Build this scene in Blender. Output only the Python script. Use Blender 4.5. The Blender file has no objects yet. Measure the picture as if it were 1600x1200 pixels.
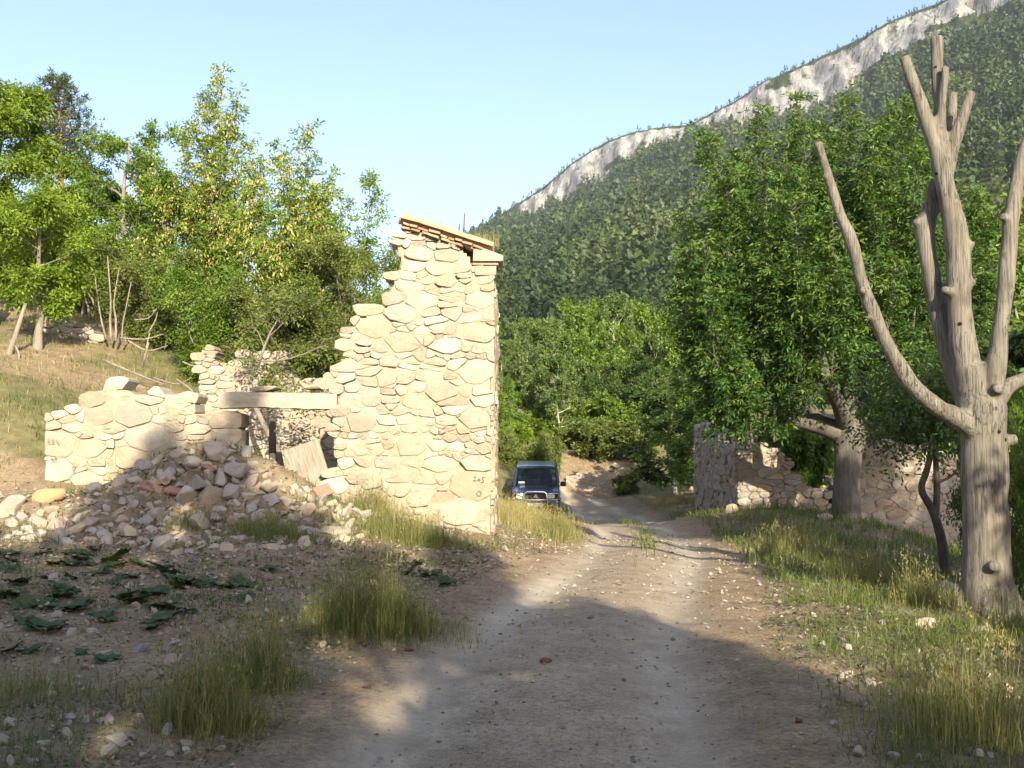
import bpy, math, random
import numpy as np
from mathutils import Vector, Matrix

# ------------------------------------------------------------------ camera, sky, sun, exposure
scene = bpy.context.scene
COL = scene.collection
FPX, CXP, CYP, HORIZON = 1570.0, 800.0, 600.0, 700.0
CAM = np.array([0.0, 0.0, 1.6])
PITCH = math.atan((HORIZON - CYP) / FPX)
cd = bpy.data.cameras.new('camera')
cam = bpy.data.objects.new('camera', cd)
COL.objects.link(cam)
cam.location = CAM
cam.rotation_euler = (math.pi / 2 + PITCH, 0, 0)
cd.sensor_fit = 'HORIZONTAL'
cd.angle_x = 2 * math.atan(800.0 / FPX)
cd.clip_start = 0.1
cd.clip_end = 20000
scene.camera = cam

SUN_AZ = math.radians(15.0)       # behind the camera, to the right
SUN_EL = math.radians(23.0)
world = bpy.data.worlds.new('World')
scene.world = world
world.use_nodes = True
wn = world.node_tree
wn.nodes.clear()
sky = wn.nodes.new('ShaderNodeTexSky')
sky.sky_type = 'NISHITA'
sky.sun_disc = False
sky.sun_elevation = SUN_EL
sky.sun_rotation = math.pi - SUN_AZ
sky.altitude = 900
sky.air_density = 1.0
sky.dust_density = 3.0
sky.ozone_density = 1.6
bg = wn.nodes.new('ShaderNodeBackground')
bg.inputs['Strength'].default_value = 0.13
wo = wn.nodes.new('ShaderNodeOutputWorld')
tint = wn.nodes.new('ShaderNodeMix'); tint.data_type = 'RGBA'; tint.blend_type = 'MULTIPLY'; tint.inputs[0].default_value = 1.0
tint.inputs[7].default_value = (1.05, 0.985, 1.0, 1)      # camera white balance
wn.links.new(sky.outputs[0], tint.inputs[6])
wn.links.new(tint.outputs[2], bg.inputs[0])
wn.links.new(bg.outputs[0], wo.inputs[0])

sl = bpy.data.lights.new('sun', 'SUN')
sl.energy = 4.5
sl.angle = math.radians(0.55)
sl.color = (1.0, 0.90, 0.705)
sun = bpy.data.objects.new('sun', sl)
COL.objects.link(sun)
SUNV = Vector((math.sin(SUN_AZ) * math.cos(SUN_EL), -math.cos(SUN_AZ) * math.cos(SUN_EL), math.sin(SUN_EL)))
sun.rotation_euler = SUNV.to_track_quat('Z', 'Y').to_euler()
sun.location = (6, -8, 12)

scene.view_settings.view_transform = 'Standard'
scene.view_settings.look = 'None'
scene.view_settings.gamma = 1.0
scene.view_settings.use_curve_mapping = False
scene.view_settings.exposure = 1.42
scene.render.engine = 'CYCLES'
scene.cycles.max_bounces = 4
scene.cycles.diffuse_bounces = 2
scene.cycles.glossy_bounces = 2
scene.cycles.transmission_bounces = 4
scene.cycles.transparent_max_bounces = 8
scene.cycles.use_denoising = True
scene.cycles.use_adaptive_sampling = True
scene.cycles.adaptive_threshold = 0.025

# ------------------------------------------------------------------ helpers
rng = np.random.default_rng(7)
FWD = np.array([0, math.cos(PITCH), math.sin(PITCH)])
UPV = np.array([0, -math.sin(PITCH), math.cos(PITCH)])

def ray(px, py):
    return FWD + (px - CXP) / FPX * np.array([1.0, 0, 0]) + (CYP - py) / FPX * UPV

def at(px, py, Y):
    """world point seen at photo pixel (px, py) that stands Y metres ahead"""
    d = ray(px, py)
    return CAM + d * (Y / d[1])

def hash2(ix, iy, seed):
    h = (ix.astype(np.int64) * 374761393 + iy.astype(np.int64) * 668265263 + seed * 1442695041) & 0x7fffffff
    h = ((h ^ (h >> 13)) * 1274126177) & 0x7fffffff
    return ((h ^ (h >> 16)) & 0xffff) / 65535.0

def vn2(x, y, seed=0):
    x = np.asarray(x, float); y = np.asarray(y, float)
    ix = np.floor(x); iy = np.floor(y)
    fx = x - ix; fy = y - iy
    fx = fx * fx * (3 - 2 * fx); fy = fy * fy * (3 - 2 * fy)
    a = hash2(ix, iy, seed); b = hash2(ix + 1, iy, seed)
    c = hash2(ix, iy + 1, seed); d = hash2(ix + 1, iy + 1, seed)
    return (a * (1 - fx) + b * fx) * (1 - fy) + (c * (1 - fx) + d * fx) * fy

def fbm2(x, y, seed=0, octv=4):
    s = 0; a = 0.5; t = 0
    for k in range(octv):
        s = s + a * vn2(x * 2 ** k, y * 2 ** k, seed + 17 * k); t += a; a *= 0.5
    return s / t - 0.5

def fbm3(P, f, seed=0, octv=3):
    x, y, z = P[:, 0] * f, P[:, 1] * f, P[:, 2] * f
    return (fbm2(x + 0.37 * z, y + 0.71 * z, seed, octv) + fbm2(y * 0.9 + 5.1, z - 0.33 * x, seed + 5, octv)
            + fbm2(z * 1.1 - 2.7, x + 0.41 * y, seed + 9, octv)) / 1.7

def smooth(a, b, x):
    t = np.clip((x - a) / (b - a), 0, 1)
    return t * t * (3 - 2 * t)

def nrm(a):
    return a / np.maximum(np.linalg.norm(a, axis=-1, keepdims=True), 1e-9)

def mesh_np(name, V, Q=None, T=None, smooth_shade=False, fattr=None, vattr=None):
    """mesh from numpy arrays: quads Q (n,4), triangles T (m,3); fattr / vattr = {name: float array}"""
    me = bpy.data.meshes.new(name)
    V = np.asarray(V, np.float32).reshape(-1, 3)
    nq = 0 if Q is None else len(Q)
    nt = 0 if T is None else len(T)
    loops = []
    if nq: loops.append(np.asarray(Q, np.int32).reshape(-1))
    if nt: loops.append(np.asarray(T, np.int32).reshape(-1))
    L = np.concatenate(loops)
    starts = np.concatenate([np.arange(nq) * 4, nq * 4 + np.arange(nt) * 3]).astype(np.int32)
    me.vertices.add(len(V)); me.vertices.foreach_set('co', V.reshape(-1))
    me.loops.add(len(L)); me.loops.foreach_set('vertex_index', L)
    me.polygons.add(nq + nt); me.polygons.foreach_set('loop_start', starts)
    if smooth_shade:
        me.polygons.foreach_set('use_smooth', np.ones(nq + nt, bool))
    else:
        me.polygons.foreach_set('use_smooth', np.zeros(nq + nt, bool))
    for k, a in (fattr or {}).items():
        at_ = me.attributes.new(k, 'FLOAT', 'FACE'); at_.data.foreach_set('value', np.asarray(a, np.float32))
    for k, a in (vattr or {}).items():
        at_ = me.attributes.new(k, 'FLOAT', 'POINT'); at_.data.foreach_set('value', np.asarray(a, np.float32))
    me.update(calc_edges=True)
    return me

def link(name, me, mat=None, parent=None, label=None, cat=None, group=None, kind=None, loc=None):
    o = bpy.data.objects.new(name, me)
    COL.objects.link(o)
    if mat is not None and me is not None and not me.materials:
        me.materials.append(mat)
    if parent is not None: o.parent = parent
    if loc is not None: o.location = loc
    return tag(o, label, cat, group, kind)

def tag(o, label=None, cat=None, group=None, kind=None):
    if label: o['label'] = label
    if cat: o['category'] = cat
    if group: o['group'] = group
    if kind: o['kind'] = kind
    return o

def thing(name, label, cat, loc=(0, 0, 0), rz=0.0, group=None, scale=1.0):
    o = link(name, None, None, None, label, cat, group)
    o.location = loc; o.rotation_euler = (0, 0, rz); o.scale = (scale,) * 3 if np.isscalar(scale) else scale
    return o

def copy_thing(root, loc, rz=0.0, scale=1.0, label=None, group=None):
    r = root.copy(); COL.objects.link(r)
    r.location = loc; r.rotation_euler = (0, 0, rz); r.scale = (scale,) * 3 if np.isscalar(scale) else scale
    if label: r['label'] = label
    if group: r['group'] = group
    for ch in list(root.children):
        c = ch.copy(); COL.objects.link(c); c.parent = r
        for g in list(ch.children):
            d = g.copy(); COL.objects.link(d); d.parent = c
    return r

class MB:
    """collects boxes, tubes and polygons into one mesh"""
    def __init__(self): self.V = []; self.Q = []; self.T = []; self.n = 0
    def add(self, V, Q=None, T=None):
        V = np.asarray(V, float).reshape(-1, 3)
        if Q is not None and len(Q): self.Q.append(np.asarray(Q, int) + self.n)
        if T is not None and len(T): self.T.append(np.asarray(T, int) + self.n)
        self.V.append(V); self.n += len(V)
        return self
    def box(self, c, s, rot=None, taper=None):
        c = np.asarray(c, float); h = np.asarray(s, float) / 2
        v = np.array([[x, y, z] for z in (-1, 1) for y in (-1, 1) for x in (-1, 1)], float)
        v = v * h
        if taper is not None: v[4:, 0] *= taper[0]; v[4:, 1] *= taper[1]
        if rot is not None: v = v @ np.array(rot).T
        return self.add(v + c, [[0, 2, 3, 1], [4, 5, 7, 6], [0, 1, 5, 4], [2, 6, 7, 3], [0, 4, 6, 2], [1, 3, 7, 5]])
    def tube(self, pts, rad, sides=6, cap=True):
        pts = np.asarray(pts, float); k = len(pts)
        rad = np.broadcast_to(np.asarray(rad, float), (k,))
        tan = nrm(np.gradient(pts, axis=0))
        ref = np.array([0.13, 0.98, 0.11]) if abs(tan[0][1]) < 0.8 else np.array([0.98, 0.1, 0.17])
        a = nrm(np.cross(tan, ref)); b = np.cross(tan, a)
        th = np.arange(sides) / sides * 2 * math.pi
        ring = pts[:, None, :] + rad[:, None, None] * (a[:, None, :] * np.cos(th)[None, :, None] + b[:, None, :] * np.sin(th)[None, :, None])
        i = np.arange(k - 1)[:, None] * sides; j = np.arange(sides)[None, :]; j2 = (j + 1) % sides
        Q = np.stack([i + j, i + sides + j, i + sides + j2, i + j2], -1).reshape(-1, 4)
        V = ring.reshape(-1, 3); T = []
        if cap:
            V = np.vstack([V, pts[0], pts[-1]])
            c0 = k * sides; c1 = c0 + 1; l0 = (k - 1) * sides
            for q in range(sides):
                T.append([c0, q, (q + 1) % sides]); T.append([c1, l0 + (q + 1) % sides, l0 + q])
        return self.add(V, Q, T)
    def prism(self, poly, axis_vec):
        """closed polygon (n,3) extruded by axis_vec, n-gon caps as a fan"""
        p = np.asarray(poly, float); n = len(p); c = p.mean(0); ax = np.asarray(axis_vec, float)
        V = np.vstack([p, p + ax, c, c + ax])
        Q = [[i, (i + 1) % n, n + (i + 1) % n, n + i] for i in range(n)]
        T = [[2 * n, (i + 1) % n, i] for i in range(n)] + [[2 * n + 1, n + i, n + (i + 1) % n] for i in range(n)]
        return self.add(V, Q, T)
    def mesh(self, name, smooth_shade=False, fattr=None):
        V = np.vstack(self.V)
        Q = np.vstack(self.Q) if self.Q else None
        T = np.vstack(self.T) if self.T else None
        return mesh_np(name, V, Q, T, smooth_shade, fattr)
    def build(self, name, mat, parent=None, smooth_shade=False, **kw):
        return link(name, self.mesh(name, smooth_shade), mat, parent, **kw)

def bevel(o, w=0.01, seg=1):
    m = o.modifiers.new('bevel', 'BEVEL'); m.width = w; m.segments = seg; m.limit_method = 'ANGLE'
    return o

# ------------------------------------------------------------------ materials
def new_mat(name):
    m = bpy.data.materials.new(name); m.use_nodes = True
    nt = m.node_tree; nt.nodes.clear()
    out = nt.nodes.new('ShaderNodeOutputMaterial')
    return m, nt, out

def N(nt, t, **kw):
    n = nt.nodes.new(t)
    for k, v in kw.items():
        if k.startswith('i_'): n.inputs[k[2:].replace('_', ' ')].default_value = v
        else: setattr(n, k, v)
    return n

def ramp(nt, fac, stops, interp='LINEAR'):
    r = nt.nodes.new('ShaderNodeValToRGB'); r.color_ramp.interpolation = interp
    el = r.color_ramp.elements
    while len(el) < len(stops): el.new(0.5)
    for e, (p, c) in zip(el, stops):
        e.position = p; e.color = (c[0], c[1], c[2], 1)
    nt.links.new(fac, r.inputs[0])
    return r.outputs[0]

def noise(nt, scale, detail=4, rough=0.55, vec=None, dist=0.0, out='Fac'):
    n = nt.nodes.new('ShaderNodeTexNoise')
    n.inputs['Scale'].default_value = scale; n.inputs['Detail'].default_value = detail
    n.inputs['Roughness'].default_value = rough; n.inputs['Distortion'].default_value = dist
    if vec is not None: nt.links.new(vec, n.inputs['Vector'])
    return n.outputs[out]

def mixc(nt, fac, a, b, mode='MIX'):
    m = nt.nodes.new('ShaderNodeMix'); m.data_type = 'RGBA'; m.blend_type = mode
    for sock, v in ((m.inputs[0], fac), (m.inputs[6], a), (m.inputs[7], b)):
        if hasattr(v, 'is_output'): nt.links.new(v, sock)
        elif isinstance(v, (int, float)): sock.default_value = v
        else: sock.default_value = (v[0], v[1], v[2], 1)
    return m.outputs[2]

def math_n(nt, op, a, b=None, clamp=False):
    m = nt.nodes.new('ShaderNodeMath'); m.operation = op; m.use_clamp = clamp
    for i, v in enumerate((a, b)):
        if v is None: continue
        if hasattr(v, 'is_output'): nt.links.new(v, m.inputs[i])
        else: m.inputs[i].default_value = v
    return m.outputs[0]

def attr(nt, name):
    a = nt.nodes.new('ShaderNodeAttribute'); a.attribute_name = name
    return a.outputs['Fac']

def world_pos(nt):
    return nt.nodes.new('ShaderNodeNewGeometry').outputs['Position']

def obj_pos(nt, sc=None):
    v = nt.nodes.new('ShaderNodeTexCoord').outputs['Object']
    if sc:
        mp = nt.nodes.new('ShaderNodeMapping'); mp.inputs['Scale'].default_value = sc
        nt.links.new(v, mp.inputs[0]); v = mp.outputs[0]
    return v

def obj_rand(nt):
    return nt.nodes.new('ShaderNodeObjectInfo').outputs['Random']

def finish(nt, out, color, rough=0.9, bump_h=None, bump_s=0.3, bump_d=0.02, spec=0.25, metal=0.0):
    p = nt.nodes.new('ShaderNodeBsdfPrincipled')
    if hasattr(color, 'is_output'): nt.links.new(color, p.inputs['Base Color'])
    else: p.inputs['Base Color'].default_value = (*color, 1)
    if hasattr(rough, 'is_output'): nt.links.new(rough, p.inputs['Roughness'])
    else: p.inputs['Roughness'].default_value = rough
    p.inputs['Specular IOR Level'].default_value = spec
    p.inputs['Metallic'].default_value = metal
    if bump_h is not None:
        b = nt.nodes.new('ShaderNodeBump'); b.inputs['Strength'].default_value = bump_s; b.inputs['Distance'].default_value = bump_d
        nt.links.new(bump_h, b.inputs['Height']); nt.links.new(b.outputs[0], p.inputs['Normal'])
    nt.links.new(p.outputs[0], out.inputs[0])
    return p

def leaf_mat(name, dark, mid, light, trans=0.3, tint=None):
    m, nt, out = new_mat(name)
    r = attr(nt, 'rnd')
    c = ramp(nt, r, [(0.0, dark), (0.5, mid), (1.0, light)])
    if tint:
        c = mixc(nt, math_n(nt, 'MULTIPLY', obj_rand(nt), 0.6), c, tint)
    p = nt.nodes.new('ShaderNodeBsdfPrincipled')
    nt.links.new(c, p.inputs['Base Color'])
    p.inputs['Roughness'].default_value = 0.55; p.inputs['Specular IOR Level'].default_value = 0.3
    t = nt.nodes.new('ShaderNodeBsdfTranslucent')
    tc = mixc(nt, 0.45, c, (0.18, 0.26, 0.03)); nt.links.new(tc, t.inputs[0])
    mx = nt.nodes.new('ShaderNodeMixShader'); mx.inputs[0].default_value = trans
    nt.links.new(p.outputs[0], mx.inputs[1]); nt.links.new(t.outputs[0], mx.inputs[2])
    nt.links.new(mx.outputs[0], out.inputs[0])
    return m

def plain(name, color, rough=0.6, spec=0.3, metal=0.0, nscale=None, var=0.15):
    m, nt, out = new_mat(name)
    if nscale:
        f = noise(nt, nscale, 5, 0.6, obj_pos(nt))
        c = ramp(nt, f, [(0.3, [v * (1 - var) for v in color]), (0.7, [min(1, v * (1 + var)) for v in color])])
        finish(nt, out, c, rough, f, 0.15, 0.005, spec, metal)
    else:
        finish(nt, out, color, rough, spec=spec, metal=metal)
    return m

MAT = {}
def stone_mat(name, cols, gain=1.0):
    m, nt, out = new_mat(name)
    pos = world_pos(nt)
    rnd = obj_rand(nt)
    n = len(cols)
    base = ramp(nt, rnd, [(i / (n - 1), [v * gain for v in c]) for i, c in enumerate(cols)])
    n1 = noise(nt, 5.0, 6, 0.65, pos)
    n2 = noise(nt, 38.0, 6, 0.7, pos)
    c = mixc(nt, ramp(nt, n1, [(0.35, (0, 0, 0)), (0.7, (1, 1, 1))]), base, mixc(nt, 0.45, base, (0.30 * gain, 0.22 * gain, 0.15 * gain)))
    c = mixc(nt, 0.5, c, ramp(nt, n2, [(0.25, (0.55, 0.53, 0.5)), (0.6, (1.0, 1.0, 1.0))]), 'MULTIPLY')
    lich = ramp(nt, noise(nt, 2.3, 5, 0.7, pos), [(0.60, (0, 0, 0)), (0.72, (1, 1, 1))])
    c = mixc(nt, math_n(nt, 'MULTIPLY', lich, 0.35), c, (0.30 * gain, 0.28 * gain, 0.24 * gain))
    h = math_n(nt, 'ADD', math_n(nt, 'MULTIPLY', n1, 0.8), math_n(nt, 'MULTIPLY', n2, 0.45))
    finish(nt, out, c, 0.92, h, 0.9, 0.028, 0.2)
    return m

LIME = [(0.54, 0.48, 0.36), (0.46, 0.385, 0.27), (0.59, 0.54, 0.425), (0.44, 0.345, 0.24), (0.57, 0.515, 0.40), (0.40, 0.36, 0.285), (0.52, 0.45, 0.33), (0.61, 0.565, 0.46), (0.42, 0.34, 0.25)]
GREY = [(0.42, 0.37, 0.29), (0.33, 0.31, 0.28), (0.46, 0.38, 0.27), (0.38, 0.29, 0.21), (0.45, 0.41, 0.34), (0.30, 0.29, 0.28), (0.47, 0.40, 0.30)]
MAT['stone'] = stone_mat('limestone', LIME, .80)
MAT['rubble'] = stone_mat('rubble_stone', GREY)
MAT['stone_old'] = stone_mat('weathered_stone', GREY, 0.95)

def mortar_mat(name, col):
    m, nt, out = new_mat(name)
    pos = world_pos(nt)
    n1 = noise(nt, 3.0, 7, 0.7, pos); n2 = noise(nt, 45, 5, 0.75, pos)
    c = ramp(nt, n1, [(0.3, [v * 0.78 for v in col]), (0.55, col), (0.75, [min(1, v * 1.12) for v in col])])
    c = mixc(nt, 0.6, c, ramp(nt, n2, [(0.3, (0.6, 0.57, 0.53)), (0.62, (1, 1, 1))]), 'MULTIPLY')
    finish(nt, out, c, 0.95, math_n(nt, 'ADD', n1, n2), 0.7, 0.025, 0.15)
    return m
MAT['mortar'] = mortar_mat('lime_mortar', (0.43, 0.365, 0.26))
MAT['mortar_grey'] = mortar_mat('grey_mortar', (0.36, 0.31, 0.24))
MAT['plaster'] = mortar_mat('grey_plaster', (0.34, 0.32, 0.30))

def ground_mat():
    m, nt, out = new_mat('earth')
    pos = world_pos(nt)
    big = noise(nt, 0.55, 5, 0.6, pos); mid = noise(nt, 3.2, 6, 0.65, pos); fine = noise(nt, 26, 6, 0.7, pos); grit = noise(nt, 95, 3, 0.7, pos)
    soil = ramp(nt, mid, [(0.28, (0.16, 0.115, 0.07)), (0.5, (0.29, 0.215, 0.13)), (0.72, (0.40, 0.315, 0.205))])
    soil = mixc(nt, ramp(nt, big, [(0.35, (0, 0, 0)), (0.65, (1, 1, 1))]), soil, mixc(nt, 0.5, soil, (0.31, 0.24, 0.17)))
    soil = mixc(nt, 0.9, soil, ramp(nt, fine, [(0.3, (0.42, 0.39, 0.35)), (0.5, (.95, .93, .9)), (0.68, (1.25, 1.23, 1.18))]), 'MULTIPLY')
    soil = mixc(nt, 0.8, soil, ramp(nt, grit, [(0.3, (0.55, 0.53, 0.5)), (0.55, (1, 1, 1)), (0.75, (1.3, 1.28, 1.25))]), 'MULTIPLY')
    road = ramp(nt, mid, [(0.3, (0.30, 0.24, 0.16)), (0.55, (0.39, 0.32, 0.225)), (0.75, (0.46, 0.39, 0.285))])
    road = mixc(nt, 0.85, road, ramp(nt, fine, [(0.32, (0.5, 0.48, 0.45)), (0.5, (.95, .94, .93)), (0.68, (1.2, 1.19, 1.17))]), 'MULTIPLY')
    road = mixc(nt, 0.9, road, ramp(nt, grit, [(0.3, (0.5, 0.48, 0.45)), (0.52, (1, 1, 1)), (0.72, (1.35, 1.33, 1.3))]), 'MULTIPLY')
    patch = ramp(nt, noise(nt, 1.1, 4, .6, pos), [(.35, (.82, .80, .77)), (.65, (1.1, 1.1, 1.1))]); road = mixc(nt, .8, road, patch, 'MULTIPLY')
    a = attr(nt, 'road')
    rf = ramp(nt, math_n(nt, 'ADD', a, math_n(nt, 'MULTIPLY', math_n(nt, 'SUBTRACT', mid, 0.5), 0.9)), [(0.38, (0, 0, 0)), (0.62, (1, 1, 1))])
    c = mixc(nt, rf, soil, road)
    trk = attr(nt, 'track')
    c = mixc(nt, math_n(nt, 'MULTIPLY', trk, 0.7), c, (0.54, 0.475, 0.365))
    g = attr(nt, 'green')
    gf = ramp(nt, math_n(nt, 'ADD', g, math_n(nt, 'MULTIPLY', math_n(nt, 'SUBTRACT', fine, 0.5), 0.9)), [(0.4, (0, 0, 0)), (0.75, (1, 1, 1))])
    grass = ramp(nt, mid, [(0.3, (0.075, 0.085, 0.03)), (0.55, (0.13, 0.135, 0.05)), (0.8, (0.22, 0.20, 0.09))])
    c = mixc(nt, math_n(nt, 'MULTIPLY', gf, 0.8), c, grass)
    h = math_n(nt, 'ADD', math_n(nt, 'MULTIPLY', mid, 0.7), math_n(nt, 'ADD', math_n(nt, 'MULTIPLY', fine, 0.5), math_n(nt, 'MULTIPLY', grit, 0.22)))
    finish(nt, out, c, 0.95, h, 0.8, 0.045, 0.15)
    return m
MAT['ground'] = ground_mat()

def bark_mat(name, dark, light, sc=(14, 14, 2.2), bs=0.8, bd=0.02):
    m, nt, out = new_mat(name)
    v = obj_pos(nt, sc)
    f = noise(nt, 1.0, 6, 0.65, v, 0.6); g = noise(nt, 2.2, 5, 0.6, obj_pos(nt))
    c = ramp(nt, f, [(0.3, dark), (0.7, light)])
    c = mixc(nt, ramp(nt, g, [(0.4, (0, 0, 0)), (0.75, (1, 1, 1))]), c, mixc(nt, 0.5, c, [min(1, x * 1.5) for x in light]))
    finish(nt, out, c, 0.9, f, bs, bd, 0.2)
    return m
MAT['bark'] = bark_mat('grey_bark', (0.10, 0.085, 0.065), (0.27, 0.23, 0.18))
MAT['bark_ash'] = bark_mat('ash_bark', (0.05, 0.045, 0.036), (0.15, 0.135, 0.11), (16, 16, 3))
MAT['bark_pale'] = bark_mat('pale_bark', (0.22, 0.19, 0.15), (0.42, 0.37, 0.30))
MAT['bark_dark'] = bark_mat('dark_bark', (0.045, 0.035, 0.028), (0.12, 0.095, 0.075))
MAT['bark_pine'] = bark_mat('pine_bark', (0.12, 0.065, 0.04), (0.30, 0.18, 0.11))

def deadwood_mat():
    m, nt, out = new_mat('weathered_dead_wood')
    v = obj_pos(nt, (22, 22, 1.3)); v2 = obj_pos(nt, (60, 60, 2.5))
    f = noise(nt, 1.0, 7, 0.68, v, 1.1); f2 = noise(nt, 1.0, 4, 0.6, v2, 0.4); g = noise(nt, 1.6, 5, 0.6, obj_pos(nt))
    c = ramp(nt, f, [(0.28, (0.105, 0.093, 0.074)), (0.5, (0.182, 0.164, 0.13)), (0.72, (0.25, 0.228, 0.185))])
    c = mixc(nt, 0.4, c, ramp(nt, f2, [(0.3, (0.6, 0.57, 0.54)), (0.55, (1, 1, 1))]), 'MULTIPLY')
    c = mixc(nt, ramp(nt, g, [(0.45, (0, 0, 0)), (0.7, (0.6, 0.6, 0.6))]), c, mixc(nt, 0.6, c, (0.25, 0.24, 0.225)))
    ck = noise(nt, 1.0, 3, 0.5, obj_pos(nt, (34, 34, .8)), 0.35)
    crack = ramp(nt, math_n(nt, 'ABSOLUTE', math_n(nt, 'SUBTRACT', ck, 0.5)), [(0.0, (.16, .14, .12)), (0.022, (.55, .53, .5)), (0.05, (1, 1, 1))])
    c = mixc(nt, ramp(nt, g, [(0.38, (.1, .1, .1)), (0.62, (1, 1, 1))]), c, mixc(nt, 1.0, c, crack, 'MULTIPLY'))
    blot = noise(nt, 4.5, 5, .65, obj_pos(nt, (1, 1, .45)))
    c = mixc(nt, .6, c, ramp(nt, blot, [(0.32, (.5, .47, .43)), (0.5, (.95, .94, .92)), (.7, (1.25, 1.24, 1.22))]), 'MULTIPLY')
    h = math_n(nt, 'ADD', f, math_n(nt, 'ADD', math_n(nt, 'MULTIPLY', f2, 0.6), crack))
    finish(nt, out, c, 0.85, h, 0.5, 0.012, 0.2)
    return m
MAT['dead'] = deadwood_mat()

def plank_mat(name, dark, light, sc):
    m, nt, out = new_mat(name)
    f = noise(nt, 1.0, 7, 0.65, obj_pos(nt, sc), 0.8); g = noise(nt, 3.0, 5, 0.6, obj_pos(nt))
    c = ramp(nt, f, [(0.3, dark), (0.65, light)])
    c = mixc(nt, ramp(nt, g, [(0.4, (0, 0, 0)), (0.75, (0.7, 0.7, 0.7))]), c, mixc(nt, 0.5, c, (0.3, 0.28, 0.25)))
    finish(nt, out, c, 0.85, f, 0.6, 0.012, 0.2)
    return m
MAT['beam'] = plank_mat('grey_beam_wood', (0.28, 0.235, 0.165), (0.46, 0.40, 0.295), (2, 26, 26))
MAT['board'] = plank_mat('board_wood', (0.13, 0.105, 0.08), (0.34, 0.29, 0.21), (30, 30, 2.2))
MAT['terracotta'] = stone_mat('terracotta', [(0.40, 0.24, 0.14), (0.34, 0.19, 0.11), (0.42, 0.31, 0.20), (0.38, 0.27, 0.18)])
MAT['brick'] = stone_mat('red_brick', [(0.42, 0.20, 0.12), (0.36, 0.19, 0.13), (0.45, 0.24, 0.15)])

MAT['leaf_ash'] = leaf_mat('ash_leaves', (0.016, 0.044, 0.008), (0.044, 0.102, 0.014), (0.14, 0.21, 0.03), 0.22)
MAT['leaf_green'] = leaf_mat('green_leaves', (0.06, 0.115, 0.014), (0.12, 0.20, 0.022), (0.20, 0.285, 0.04), 0.34)
MAT['leaf_lime'] = leaf_mat('yellow_green_leaves', (0.085, 0.145, 0.012), (0.16, 0.245, 0.02), (0.25, 0.335, 0.038), 0.38)
MAT['leaf_olive'] = leaf_mat('olive_leaves', (0.065, 0.095, 0.018), (0.12, 0.155, 0.03), (0.19, 0.215, 0.055), 0.28)
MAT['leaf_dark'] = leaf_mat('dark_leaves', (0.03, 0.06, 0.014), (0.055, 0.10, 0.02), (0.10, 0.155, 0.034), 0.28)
MAT['leaf_poplar'] = leaf_mat('poplar_leaves', (0.06, 0.105, 0.022), (0.105, 0.165, 0.036), (0.17, 0.23, 0.06), 0.32)
MAT['needles'] = leaf_mat('pine_needles', (0.025, 0.045, 0.018), (0.045, 0.075, 0.026), (0.085, 0.11, 0.04), 0.12)
MAT['forest'] = leaf_mat('forest_needles', (0.026, 0.048, 0.012), (0.050, 0.080, 0.021), (0.098, 0.122, 0.035), 0.1)
MAT['seeds'] = leaf_mat('pale_seed_bunches', (0.26, 0.27, 0.05), (0.38, 0.36, 0.09), (0.48, 0.44, 0.16), 0.3)
MAT['grass'] = leaf_mat('grass_blades', (0.05, 0.085, 0.015), (0.11, 0.145, 0.03), (0.27, 0.25, 0.09), 0.3)
MAT['grass_dry'] = leaf_mat('dry_grass_blades', (0.14, 0.145, 0.035), (0.27, 0.245, 0.075), (0.42, 0.35, 0.15), 0.3)
MAT['weed'] = leaf_mat('broad_weed_leaves', (0.025, 0.05, 0.014), (0.045, 0.075, 0.02), (0.08, 0.11, 0.035), 0.15)

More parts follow.
